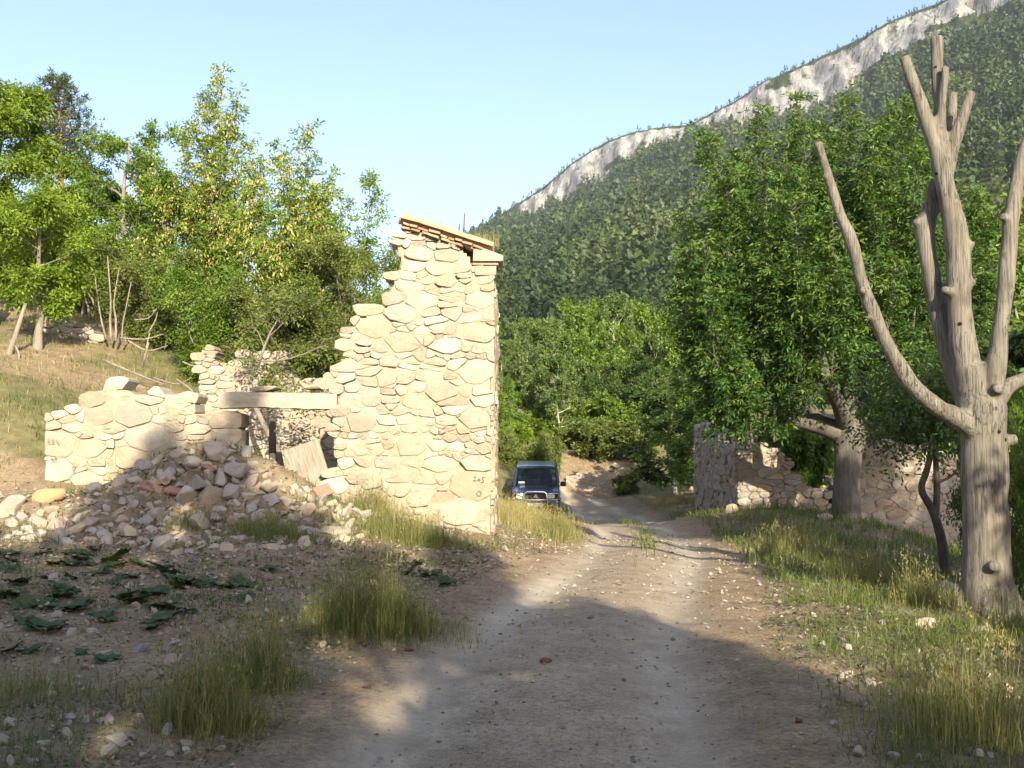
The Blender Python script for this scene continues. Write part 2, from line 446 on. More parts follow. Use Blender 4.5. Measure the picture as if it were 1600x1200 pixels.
# ------------------------------------------------------------------ terrain
RY = np.array([-60, 0, 10, 17, 22, 33, 45, 55, 75.])
RZ = np.array([0.0, 0, 0, -.10, -.30, -.65, -.85, -.9, -.6])
CYc = np.array([-60, 0, 5, 8.4, 12.6, 16, 22, 30, 40, 47, 60.])
CXc = np.array([-0.6, -0.2, 0.1, 0.5, 1.35, 2.1, 2.85, 3.2, 3.5, 3.3, 3.0])
HW = np.array([1.6, 1.6, 1.5, 1.6, 1.7, 1.3, 1.3, 1.3, 1.6, 2.0, 2.0])
ctrl = []
for y in (-15, -5, 0, 5, 9, 13, 17, 22, 28, 35, 42, 48):
    c = np.interp(y, CYc, CXc); z = np.interp(y, RY, RZ)
    for d in (-1.2, 0, 1.2): ctrl.append((c + d, y, z))
ctrl += [
    (-0.3, 16.3, .22), (-0.1, 18.5, .18), (0.8, 18, -.02), (0.4, 22, -.05), (0.9, 27, -.35), (0.9, 33, -.68), (0.9, 38, -.80), (-0.6, 36, -.35), (-0.8, 28, .15),
    (-1.5, 15.4, .30), (-3.2, 14.2, .42), (-5.5, 14.0, .46), (-7.7, 15.4, .66), (-9, 15, .85), (-12, 16, 1.9),
    (-8.8, 18.2, 2.2), (-9.5, 20.5, 2.9), (-5, 18.5, .8), (-2, 18.5, .6), (-5, 20.5, .9), (-6.5, 23.5, 2.4), (-3, 24, 1.6), (-3, 30, 2.2),
    (-1.8, 5, .06), (-2.8, 7, .10), (-3.5, 9.5, .16), (-6, 10.5, .32), (-9, 10, .6), (-14, 9, 1.5), (-5, 5, .15), (-10, 2, .7), (-8, -8, .6),
    (-20, 15, 4.2), (-14, 22, 4.1), (-13, 27, 5.2), (-8, 27, 4.0), (-18, 34, 8), (-10, 36, 6.5), (-4, 38, 3.0), (-26, 24, 8),
    (0, 42, .7), (-3, 46, 2.0), (1.8, 49, .8), (4, 54, .8), (7, 53, .6), (5.5, 51, -.6), (3, 51, -.65), (7.2, 45, -.4), (8.5, 50, 0),
    (0, 62, 2.4), (8, 64, 2), (-12, 55, 9), (16, 62, 1.2), (-25, 60, 13),
    (3.4, 5, -.04), (4.6, 8, -.1), (5.3, 11, -.23), (8, 12, -.85), (5.2, 15, -.3), (8, 18, -.62), (6.3, 20, -.25), (8, 24, -.10), (5, 25.5, -.08), (6.5, 28, -.10),
    (11, 26.5, -1.15), (8.6, 27.2, -.15), (13, 22, -1.6), (12, 12, -1.6), (18, 8, -2.2), (14, 30, -1.5), (22, 42, -2), (10, 36, -.6), (7, 34, -.3), (10, 0, -.9), (8, -10, -.5), (24, 20, -3), (22, -10, -2), (22, 60, -1),
    (-22, -10, 2.5), (-3, -25, .1), (12, -28, -1),
]
ctrl = np.array(ctrl, float)
def _phi(r2): return 0.5 * r2 * np.log(np.maximum(r2, 1e-12))
def _tps_fit(c, lam=0.6):
    P = c[:, :2]; n = len(P)
    K = _phi(((P[:, None] - P[None]) ** 2).sum(-1)) + lam * np.eye(n)
    A = np.zeros((n + 3, n + 3)); A[:n, :n] = K; A[:n, n] = 1; A[:n, n + 1:] = P; A[n, :n] = 1; A[n + 1:, :n] = P.T
    b = np.zeros(n + 3); b[:n] = c[:, 2]
    return np.linalg.solve(A, b)
_W = _tps_fit(ctrl)
def tps(x, y):
    sh = np.shape(x); x = np.ravel(x); y = np.ravel(y); out = np.empty(len(x))
    for i in range(0, len(x), 40000):
        q = np.stack([x[i:i + 40000], y[i:i + 40000]], 1)
        U = _phi(((q[:, None] - ctrl[None, :, :2]) ** 2).sum(-1))
        out[i:i + 40000] = U @ _W[:-3] + _W[-3] + q @ _W[-2:]
    return out.reshape(sh)

def road_d(x, y):
    """signed: 1 at the centre line, 0 at the edge, negative outside"""
    e = 0.35 * fbm2(np.asarray(y) * .6, np.asarray(x) * .6, 3, 3)
    a = 1 - np.abs(x - np.interp(y, CYc, CXc)) / (np.interp(y, CYc, HW) + e)
    b = 1 - np.abs(y - (47.2 - .05 * x)) / 1.9                # beyond the bend it runs off to the left
    b = np.where(x < np.interp(y, CYc, CXc) + .5, b, -1)
    a = np.where(y > 48.5, -1, a)
    return np.maximum(a, b)

HEAPS = [(-4.9, 15.95, 1.45, 1.0, 1.05), (-3.5, 15.4, 1.2, .8, .42), (-6.8, 14.9, 1.5, .7, .22)]
def hz(x, y, detail=True):
    x = np.asarray(x, float); y = np.asarray(y, float)
    z = tps(x, y)
    dist = np.hypot(x + 2, y - 22)
    w = smooth(38, 75, dist)
    zf = 4 + .22 * np.clip(-x - 8, 0, 220) + .035 * np.clip(y - 40, 0, 400) - .03 * np.clip(x, 0, 150) + 3 * fbm2(x * .02, y * .02, 5, 3)
    zf = np.where(y < 10, zf * np.clip(.25 + .75 * smooth(-40, 10, y), 0, 1), zf)
    z = np.clip(z, -6, 22) * (1 - w) + zf * w
    for (hx, hy, rx, ry, hh) in HEAPS:
        z = z + hh * np.exp(-((x - hx) / rx) ** 2 - ((y - hy) / ry) ** 2)
    r = road_d(x, y)
    rr = smooth(-.15, .25, r)
    if detail:
        near = 1 - smooth(40, 70, dist)
        z = z + near * (1 - rr * .75) * (.16 * fbm2(x * .9, y * .9, 11, 4) + .07 * fbm2(x * 4.2, y * 4.2, 23, 3))
        c = np.interp(y, CYc, CXc)
        off = x - c
        rut = np.exp(-((np.abs(off) - .78) / .28) ** 2)
        z = z - rr * .055 * rut + rr * .02 * np.exp(-(off / .3) ** 2)
    return z

def G(px, py, lo=3.0, hi=90.0):
    """ground point under a photo pixel"""
    d = ray(px, py); d = d / d[1]
    Y = np.concatenate([np.arange(lo, 30, .06), np.arange(30, hi, .25)])
    P = CAM + d * Y[:, None]
    g = hz(P[:, 0], P[:, 1]) - P[:, 2]
    i = np.argmax(g > 0) if (g > 0).any() else len(Y) - 1
    return np.array([P[i, 0], P[i, 1], hz(P[i, 0], P[i, 1])])

def gz(x, y): return float(hz(np.array([x]), np.array([y]))[0])

def axis_grid(a, b, fine_a, fine_b, step, grow, lim):
    g = list(np.arange(fine_a, fine_b + 1e-6, step))
    s = step
    while g[-1] < b:
        s = min(s * grow, lim); g.append(g[-1] + s)
    s = step
    while g[0] > a:
        s = min(s * grow, lim); g.insert(0, g[0] - s)
    return np.array(g)
gx = axis_grid(-2500, 2500, -9.0, 8.5, .12, 1.08, 160)
gy = np.concatenate([axis_grid(-600, 4.0, 3.0, 4.0, .1, 1.07, 80)[:-1], np.arange(4, 12, .095), np.arange(12, 20, .12), axis_grid(20, 3000, 20, 20.1, .16, 1.042, 160)])
GX, GY = np.meshgrid(gx, gy)
GZ = hz(GX, GY)
ROAD = np.clip(road_d(GX, GY), -1, 1)
def green_f(x, y):
    """how grassy the ground is, 0..1"""
    c = np.interp(y, CYc, CXc); hw = np.interp(y, CYc, HW); off = (x - c) / hw
    right = smooth(1.0, 1.35, off) * (.62 + .9 * fbm2(x * .5, y * .5, 31, 3))
    left = smooth(-1.0, -1.6, off) * np.where(y < 10, .50, np.where(y < 17, .36, .55)) * (.9 + 2.2 * fbm2(x * .45, y * .45, 33, 3))
    mid = .5 * np.exp(-((off - .0) / .14) ** 2) * smooth(13, 20, y) * (1 - smooth(40, 46, y)) * (1 + 2 * fbm2(x * .8, y * .4, 35, 3))
    return np.clip(np.maximum(np.maximum(right, left), mid), 0, 1)
GREEN = green_f(GX, GY)
offr = GX - np.interp(GY, CYc, CXc)
TRACK = np.exp(-((np.abs(offr + .05) - .80) / .26) ** 2) * smooth(0, .2, ROAD) * np.clip(.7 + 1.6 * fbm2(GX * .7, GY * .25, 41, 3), 0, 1)
ny, nx = GX.shape
idx = np.arange(ny * nx).reshape(ny, nx)
QG = np.stack([idx[:-1, :-1], idx[:-1, 1:], idx[1:, 1:], idx[1:, :-1]], -1).reshape(-1, 4)
VG = np.stack([GX, GY, GZ], -1).reshape(-1, 3)
rc = ROAD.reshape(-1)[QG].mean(1)
is_road = (rc > 0) & (VG[QG][:, :, 1].mean(1) < 60) & (VG[QG][:, :, 1].mean(1) > -40)
def sub_mesh(name, mask):
    q = QG[mask]; u, inv = np.unique(q, return_inverse=True)
    return mesh_np(name, VG[u], inv.reshape(-1, 4), None, True,
                   vattr={'road': ROAD.reshape(-1)[u], 'green': GREEN.reshape(-1)[u], 'track': TRACK.reshape(-1)[u]})
ground = link('ground', sub_mesh('ground', ~is_road), MAT['ground'], kind='structure', label='stony tan earth and grass banks beside the track')
droad = link('dirt_road', sub_mesh('dirt_road', is_road), MAT['ground'], kind='structure', label='pale dirt track with wheel ruts curving away')

# ------------------------------------------------------------------ mountain
mpx = np.array([300, 500, 640, 725, 800, 850, 900, 950, 1000, 1080, 1150, 1200, 1280, 1350, 1420, 1480, 1600, 1800, 2100, 2600.])
mry = np.array([640, 520, 415, 357, 316, 280, 243, 209, 192, 183, 150, 116, 82, 50, 10, -12, -60, -120, -180, -220.])   # ridge line
mct = np.array([650, 530, 420, 362, 322, 287, 248, 213, 197, 192, 160, 128, 92, 62, 20, 0, -40, -100, -150, -190.])      # cliff top
mcb = np.array([652, 532, 422, 366, 338, 328, 303, 268, 243, 218, 200, 190, 160, 130, 85, 55, 20, -40, -110, -160.])     # cliff foot
mD = np.array([1700, 1500, 1350, 1280, 1220, 1180, 1140, 1110, 1080, 1040, 1000, 970, 930, 890, 860, 830, 790, 720, 650, 600.])
cols = np.arange(330, 2500, 4.0)
def elev(px, py, Y): return CAM[2] + (HORIZON - py) / FPX * Y * 1.0
rows = []
cr = np.interp(cols, mpx, mry) + 7 + 7 * fbm2(cols * .02, cols * 0, 51, 4)
ct = cr + 2 + 3 * np.abs(fbm2(cols * .06, cols * 0, 52, 3)) * 2
cb = np.maximum(np.interp(cols, mpx, mcb) + 44 * fbm2(cols * .035, cols * 0 + 3, 53, 4), ct + 3)
Dc = np.interp(cols, mpx, mD)
ux = (cols - CXP) / FPX
nslope, ncl, ncap, nback = 70, 14, 6, 4
prof_D, prof_Z, prof_K = [], [], []
zb = elev(0, cb, Dc)
for i in range(nslope):
    t = i / nslope
    D = 150 + (Dc - 150) * t
    Z = 9 + (zb - 9) * (.80 * t + .20 * t * t) - (40 if i == 0 else 0)
    prof_D.append(D); prof_Z.append(Z); prof_K.append(np.zeros_like(D))
for i in range(ncl):
    t = i / (ncl - 1)
    D = Dc + 26 * t + 10 * t * (1 - t) * np.sin(cols * .05)
    prof_D.append(D); prof_Z.append(zb + (elev(0, ct, Dc + 26) - zb) * t); prof_K.append(np.ones_like(D))
for i in range(ncap):
    t = (i + 1) / ncap
    D = Dc + 26 + 40 * t
    prof_D.append(D); prof_Z.append(elev(0, ct, Dc + 26) + (elev(0, cr, Dc + 66) - elev(0, ct, Dc + 26)) * np.sqrt(t)); prof_K.append(np.zeros_like(D))
for i in range(nback):
    t = (i + 1) / nback
    prof_D.append(Dc + 66 + 500 * t); prof_Z.append(elev(0, cr, Dc + 66) - 150 * t * t); prof_K.append(np.zeros_like(Dc))
MD = np.array(prof_D); MZ = np.array(prof_Z); MK = np.array(prof_K)
MX = ux[None, :] * MD; MY = MD.copy()
tt = np.linspace(0, 1, nslope)
gul = np.zeros_like(MZ)
gul[:nslope] = (34 * fbm2(MX[:nslope] * .006, MY[:nslope] * .004, 57, 5)) * np.minimum(1, np.sin(np.pi * np.clip(tt, 0, 1)) * 1.6)[:, None]
MZ = MZ + gul
crag = fbm2(MX * .05, MZ * .012, 61, 5)
crag2 = fbm2(MX * .16, MZ * .06, 63, 4)
MY = MY - MK * (44 * crag + 22 * crag2)
# patchy cliffs: how much bare rock, more broken to the right
mny_ = MX.shape[0]
barepx = smooth(770, 830, cols) * (1 - .12 * smooth(1050, 1200, cols))
rock_n = fbm2(MX * .03, MZ * .05, 67, 4)
rowt = np.zeros((mny_, 1)); rowt[nslope:nslope + ncl, 0] = np.linspace(-.25, .6, ncl)
ROCK = MK * np.clip(barepx[None, :] * .95 + 4.0 * rock_n + rowt * smooth(790, 840, cols)[None, :], 0, 1)
below = np.zeros_like(MZ)
for i in range(14):
    j = nslope - 1 - i
    below[j] = np.clip(.95 * barepx + 4.2 * fbm2(MX[j] * .022, MZ[j] * .03, 71, 4) - .95 - .05 * i, 0, 1)
ROCK = np.maximum(ROCK, below * .9)
mny, mnx = MX.shape
mi = np.arange(mny * mnx).reshape(mny, mnx)
MQ = np.stack([mi[:-1, :-1], mi[:-1, 1:], mi[1:, 1:], mi[1:, :-1]], -1).reshape(-1, 4)
def mountain_mat():
    m, nt, out = new_mat('mountain_rock_and_scrub')
    pos = world_pos(nt)
    mp = N(nt, 'ShaderNodeMapping'); mp.inputs['Scale'].default_value = (.07, .07, .022); nt.links.new(pos, mp.inputs[0])
    n1 = noise(nt, 1.0, 8, 0.7, mp.outputs[0]); n2 = noise(nt, .35, 6, 0.7, pos)
    rock = ramp(nt, n1, [(0.36, (0.10, 0.10, 0.095)), (0.45, (0.27, 0.262, 0.25)), (0.58, (0.39, 0.378, 0.355))])  # streaked limestone; its dark streaks also put crag shade into the colour
    rock = mixc(nt, .55, rock, ramp(nt, n2, [(0.33, (.5, .5, .5)), (0.58, (1, 1, 1))]), 'MULTIPLY')
    veg = ramp(nt, n2, [(0.3, (0.025, 0.04, 0.014)), (0.6, (0.055, 0.07, 0.024)), (0.8, (0.13, 0.12, 0.06))])
    f = ramp(nt, math_n(nt, 'ADD', attr(nt, 'rock'), math_n(nt, 'MULTIPLY', math_n(nt, 'SUBTRACT', n2, .5), .9)), [(.42, (0, 0, 0)), (.52, (1, 1, 1))])
    mp2 = N(nt, 'ShaderNodeMapping'); mp2.inputs['Scale'].default_value = (.09, .09, .045); nt.links.new(pos, mp2.inputs[0])
    n3 = noise(nt, 1.0, 5, .7, mp2.outputs[0], .8)
    f = math_n(nt, 'MULTIPLY', f, ramp(nt, n3, [(.36, (.1, .1, .1)), (.46, (1, 1, 1))]))
    finish(nt, out, mixc(nt, f, veg, rock), .95, n1, 1.0, 6.0, .1)
    return m
mountain = link('mountain', mesh_np('mountain', np.stack([MX, MY, MZ], -1).reshape(-1, 3), MQ, None, True, vattr={'rock': ROCK.reshape(-1)}), mountain_mat(), kind='structure', label='steep wooded mountain with a band of pale cliffs')

# ------------------------------------------------------------------ plant generators
def leaf_quads(B, D, L, W, Nv, rg, fold=0.25):
    """diamond leaves: base B, direction D, length L, width W, face normal Nv -> verts (n*4,3)"""
    S = nrm(np.cross(D, Nv)); Nn = np.cross(S, D)
    mid = B + D * (L * .45)[:, None] - Nn * (W * fold)[:, None]
    tip = B + D * L[:, None] - Nn * (L * .10)[:, None]
    return np.stack([B, mid + S * (W * .5)[:, None] + Nn * (W * fold)[:, None], tip, mid - S * (W * .5)[:, None] + Nn * (W * fold)[:, None]], 1).reshape(-1, 3)

def sprays(P, D, L, pairs, ll, lw, rg, droop=.25, up=.7, base_rnd=None):
    """pinnate twigs: along each axis D a few leaflet pairs and a tip leaf; returns verts and per-leaf random"""
    n = len(P)
    R = rg.normal(size=(n, 3)); R[:, 2] += up * 2.2
    S = nrm(np.cross(D, nrm(R))); Nv = np.cross(S, D); Nv *= np.sign(Nv[:, 2:3] + 1e-6)
    outV = []; outR = []
    br = rg.random(n) if base_rnd is None else base_rnd
    for j in range(pairs + 1):
        f = .2 + .8 * j / pairs
        axis_drop = np.array([0, 0, -1.0]) * (droop * f * f)[None] if np.ndim(droop) else np.array([0, 0, -droop * f * f])
        base = P + D * (L * f)[:, None] + axis_drop * L[:, None]
        for s in ((-1, 1) if j < pairs else (0,)):
            d = D * (.55 if s else 1.0) + S * (.85 * s) + rg.normal(size=(n, 3)) * .22
            d[:, 2] -= droop * (.4 + f * .8)
            d = nrm(d)
            l = ll * (.75 + .5 * rg.random(n)); w = lw * (.75 + .5 * rg.random(n))
            nv = nrm(Nv + rg.normal(size=(n, 3)) * .45)
            outV.append(leaf_quads(base, d, l, w, nv, rg)); outR.append(np.clip(br + rg.normal(size=n) * .16, 0, 1))
    return np.vstack(outV), np.concatenate(outR)

def leaf_mesh(name, V, rnd):
    return mesh_np(name, V, np.arange(len(V)).reshape(-1, 4), None, False, fattr={'rnd': rnd})

def path(rg, p0, p1, k, sag=0.0, wob=.06):
    t = np.linspace(0, 1, k)[:, None]
    L = np.linalg.norm(np.asarray(p1) - p0)
    P = p0 + (np.asarray(p1) - p0) * t
    P = P + np.array([0, 0, 1.0]) * (sag * L * np.sin(np.pi * t))
    w = rg.normal(size=(k, 3)) * wob * L / k; w[0] = 0; w[-1] = 0
    return P + np.cumsum(w, 0) * np.sin(np.pi * t)

def rand_dir(rg, n, zmin=-1, zmax=1):
    z = rg.uniform(zmin, zmax, n); a = rg.uniform(0, 2 * math.pi, n); r = np.sqrt(np.maximum(0, 1 - z * z))
    return np.stack([r * np.cos(a), r * np.sin(a), z], 1)

def seed_mesh(rg, SP, seedn, name):
    pick = rg.choice(len(SP), min(seedn, len(SP)), replace=False)
    C = np.repeat(SP[pick] + np.array([0, 0, -.06]), 22, 0); n = len(C)
    B = C + rg.normal(size=(n, 3)) * np.array([.09, .09, .12]); D = nrm(rg.normal(size=(n, 3)) * .5 + np.array([0, 0, -1.0]))
    return leaf_mesh(name + '_seeds', leaf_quads(B, D, np.full(n, .11), np.full(n, .05), nrm(rg.normal(size=(n, 3))), rg), rg.random(n))

def broadleaf(seed, H, R, trunk_h, r0, n1=12, n2=6, n3=5, ns=10, pairs=2, ll=.10, lw=.05, spray=.22, crown_bottom=None, bark='bark', leaf='leaf_green',
              lean=(0, 0), droop=.25, zsq=1.0, name='broadleaf', seedn=0, stems=1, spread=.55):
    """tree meshes (wood, crown, seed bunches) standing at the origin"""
    rg = np.random.default_rng(seed)
    wood = MB(); SP = []; SD = []; SB = []
    cb = trunk_h if crown_bottom is None else crown_bottom
    cen = np.array([lean[0], lean[1], (H + cb) / 2]); ez = (H - cb) / 2
    top = np.array([lean[0] * 1.0, lean[1], H * .9])
    trunks = []
    for s in range(stems):
        off = rg.normal(size=3) * (0 if stems == 1 else .18 * R); off[2] = 0
        tp = top + (0 if stems == 1 else 1) * np.append(rg.normal(size=2) * R * .45, -H * .12 * rg.random())
        p = path(rg, off, tp, 9, 0, .28); p[0] = off + np.array([0, 0, -.25])
        t = np.linspace(0, 1, 9); rr = r0 / (stems ** .5) * (1 - .93 * t) ** .9; rr[0] *= 1.3
        wood.tube(p, rr, 9 if stems == 1 else 7, False); trunks.append((p, rr))
    for i in range(n1):
        p, rr = trunks[i % stems]
        t0 = max(trunk_h / H, .05) + (0.97 - max(trunk_h / H, .05)) * ((i + .5) / n1) ** 1.0 * .95
        k = t0 * 8; a = int(min(k, 7)); st = p[a] + (p[a + 1] - p[a]) * (k - a); rb = np.interp(k, range(9), rr)
        ang = i * 2.39996 + rg.normal() * .4
        zt = np.clip((st[2] - cb) / (H - cb), 0, 1)
        lat = R * math.sqrt(max(.06, 1 - (2 * zt - .85) ** 2 * .9)) * rg.uniform(.72, 1.08)
        end = np.array([cen[0] + math.cos(ang) * lat * .95, cen[1] + math.sin(ang) * lat * .95, min(H * 1.02, st[2] + lat * spread * rg.uniform(.5, 1.3))])
        lp = path(rg, st, end, 6, -.05, .22)
        wood.tube(lp, np.maximum(rb * .62 * (1 - np.linspace(0, .92, 6)), .008), 6, False)
        L1 = np.linalg.norm(end - st)
        for j in range(n2):
            u = .28 + .72 * (j + rg.random()) / n2; k2 = u * 5; a2 = int(min(k2, 4)); s2 = lp[a2] + (lp[a2 + 1] - lp[a2]) * (k2 - a2)
            out = nrm((s2 - cen) * np.array([1, 1, .8])); d2 = nrm(nrm(end - st) * .5 + out * .5 + rg.normal(size=3) * .55 + np.array([0, 0, .25]))
            l2 = L1 * rg.uniform(.22, .42) * (1.15 - .45 * u) + .15
            e2 = s2 + d2 * l2
            p2 = path(rg, s2, e2, 4, .04, .2)
            wood.tube(p2, np.maximum(rb * .22 * (1 - np.linspace(0, .85, 4)), .005), 4, False)
            cr = rg.random()
            for m in range(n3):
                u3 = .3 + .7 * (m + rg.random()) / n3; k3 = u3 * 3; a3 = int(min(k3, 2)); s3 = p2[a3] + (p2[a3 + 1] - p2[a3]) * (k3 - a3)
                d3 = nrm(d2 * .6 + rg.normal(size=3) * .6 + np.array([0, 0, .2])); l3 = l2 * rg.uniform(.35, .6)
                e3 = s3 + d3 * l3
                if m % 2 == 0 and stems == 1: wood.tube(np.array([s3, e3]), np.array([max(rb * .07, .004), .003]), 3, False)
                q = rg.random((ns, 1)) ** .7
                pos = s3 + (e3 - s3) * q + rg.normal(size=(ns, 3)) * (.10 * l3 + .02)
                SP.append(pos); SD.append(nrm(d3 * .7 + rg.normal(size=(ns, 3)) * .75)); SB.append(np.full(ns, .25 + .5 * cr) + rg.normal(size=ns) * .12)
    SP = np.vstack(SP); SD = np.vstack(SD); SB = np.concatenate(SB)
    if zsq != 1.0: SP[:, 2] = cb + (SP[:, 2] - cb) * zsq
    Lf = spray * (.7 + .6 * rg.random(len(SP)))
    V, r = sprays(SP, SD, Lf, pairs, ll, lw, rg, droop, base_rnd=SB)
    res = {'wood': wood.mesh(name + '_wood', True), 'crown': leaf_mesh(name + '_crown', V, r), 'bark': bark, 'leaf': leaf, 'seeds': None}
    if seedn:
        res['seeds'] = seed_mesh(rg, SP, seedn, name)
    return res

def plant_tree(name, res, label, cat, loc, rz=0.0, group=None, scale=1.0, trunk='trunk'):
    t = thing(name, label, cat, loc, rz, group, scale)
    link(trunk, res['wood'], MAT[res['bark']], t)
    link('crown', res['crown'], MAT[res['leaf']], t)
    if res['seeds'] is not None: link('seed_bunches', res['seeds'], MAT['seeds'], t, kind='stuff')
    return t

def plume_tree(seed, trunk_pts, trunk_r, limbs, plumes, leaf='leaf_ash', bark='bark', dens=1.0, seedn=0, stem_r=.036, name='pollard', ll=.135, lw=.045):
    """pollarded crown: thick limbs carrying upright leafy plumes; plumes = (base, top, radius)"""
    rg = np.random.default_rng(seed)
    wood = MB(); wood.tube(trunk_pts, trunk_r, 14, False)
    for pts, rad in limbs: wood.tube(pts, rad, 9, False)
    SP, SD, SB = [], [], []
    for (b, tp, R) in plumes:
        b = np.asarray(b, float); tp = np.asarray(tp, float); Lh = np.linalg.norm(tp - b)
        lp = path(rg, b, tp, 8, 0, .16)
        wood.tube(lp, np.maximum(stem_r * (1 - np.linspace(0, .95, 8)), .006), 6, False)
        nb = int(Lh * 19 * dens)
        cr0 = rg.random()
        for i in range(nb):
            u = (i + rg.random()) / nb; k = u * 7; a = int(min(k, 6)); s = lp[a] + (lp[a + 1] - lp[a]) * (k - a)
            ang = rg.uniform(0, 2 * math.pi)
            prof = R * (math.sin(math.pi * min(1, .18 + .82 * u) ** .9) ** .6 if u < .55 else 1.02 * (1 - u) ** .75 / (.45 ** .75) * .96 + .08)
            d = nrm(np.array([math.cos(ang), math.sin(ang), rg.uniform(.15, 1.0)])); l = prof * rg.uniform(.55, 1.15)
            e = s + d * l
            wood.tube(path(rg, s, e, 3, .05, .1), np.array([.014, .009, .004]), 3, False)
            m = max(4, int(l * 19)); q = (.25 + .75 * rg.random((m, 1)))
            cr = .25 + .3 * rg.random() + .25 * u
            SP.append(s + (e - s) * q + rg.normal(size=(m, 3)) * .07); SD.append(nrm(d * .6 + rg.normal(size=(m, 3)) * .55 + np.array([0, 0, .1]))); SB.append(np.full(m, cr) + rg.normal(size=m) * .1)
    SP = np.vstack(SP); SD = np.vstack(SD); SB = np.concatenate(SB)
    V, r = sprays(SP, SD, .26 * (.7 + .6 * rg.random(len(SP))), 3, ll, lw, rg, .38, base_rnd=SB)
    res = {'wood': wood.mesh(name + '_wood', True), 'crown': leaf_mesh(name + '_crown', V, r), 'bark': bark, 'leaf': leaf, 'seeds': None}
    if seedn: res['seeds'] = seed_mesh(rg, SP, seedn, name)
    return res

def pine(seed, H, R, r0, bare=.3, whorls=13, per=6, ll=.16, tuft=9, dens=1.0, name='pine', leaf='needles', round_top=.5):
    rg = np.random.default_rng(seed)
    wood = MB(); p = path(rg, np.zeros(3), np.array([rg.normal() * .2, rg.normal() * .2, H]), 8, 0, .05); p[0, 2] = -.4
    wood.tube(p, r0 * (1 - .94 * np.linspace(0, 1, 8)) ** .9, 8, False)
    B, D, SB = [], [], []
    for w in range(whorls):
        u = bare + (1 - bare) * (w + .3 * rg.random()) / whorls
        z = u * H; c = np.array([np.interp(z, p[:, 2], p[:, 0]), np.interp(z, p[:, 2], p[:, 1]), z]); v = (u - bare) / (1 - bare)
        for b in range(per):
            ang = b * 2 * math.pi / per + w * .9 + rg.normal() * .35
            l = R * ((1 - v) ** round_top * min(1, .55 + 1.6 * v) * rg.uniform(.6, 1.1)) + .12
            tip = c + np.array([math.cos(ang) * l, math.sin(ang) * l, l * rg.uniform(-.12, .45)])
            bp = path(rg, c, tip, 4, -.04, .12)
            wood.tube(bp, np.array([.05, .035, .02, .006]) * (r0 / .18) * .8, 4, False)
            m = max(3, int(l * 7 * dens)); q = .25 + .75 * rg.random((m, 1)) ** .8
            pos = c + (tip - c) * q + rg.normal(size=(m, 3)) * np.array([.16, .16, .09]) * l * .8
            B.append(pos); D.append(np.tile(nrm(tip - c), (m, 1))); SB.append(np.full(m, rg.random()))
    B = np.vstack(B); D = np.vstack(D); SB = np.concatenate(SB)
    B = np.repeat(B, tuft, 0); D = np.repeat(D, tuft, 0); SB = np.repeat(SB, tuft); n = len(B)
    d = nrm(D * .4 + rg.normal(size=(n, 3)) * .7 + np.array([0, 0, .35]))
    V = leaf_quads(B + rg.normal(size=(n, 3)) * .05, d, ll * (.7 + .6 * rg.random(n)), ll * .22 * np.ones(n), nrm(rg.normal(size=(n, 3))), rg)
    return {'wood': wood.mesh(name + '_wood', True), 'crown': leaf_mesh(name + '_crown', V, np.clip(SB * .7 + .3 * rg.random(n), 0, 1)), 'bark': 'bark_pine', 'leaf': leaf, 'seeds': None}

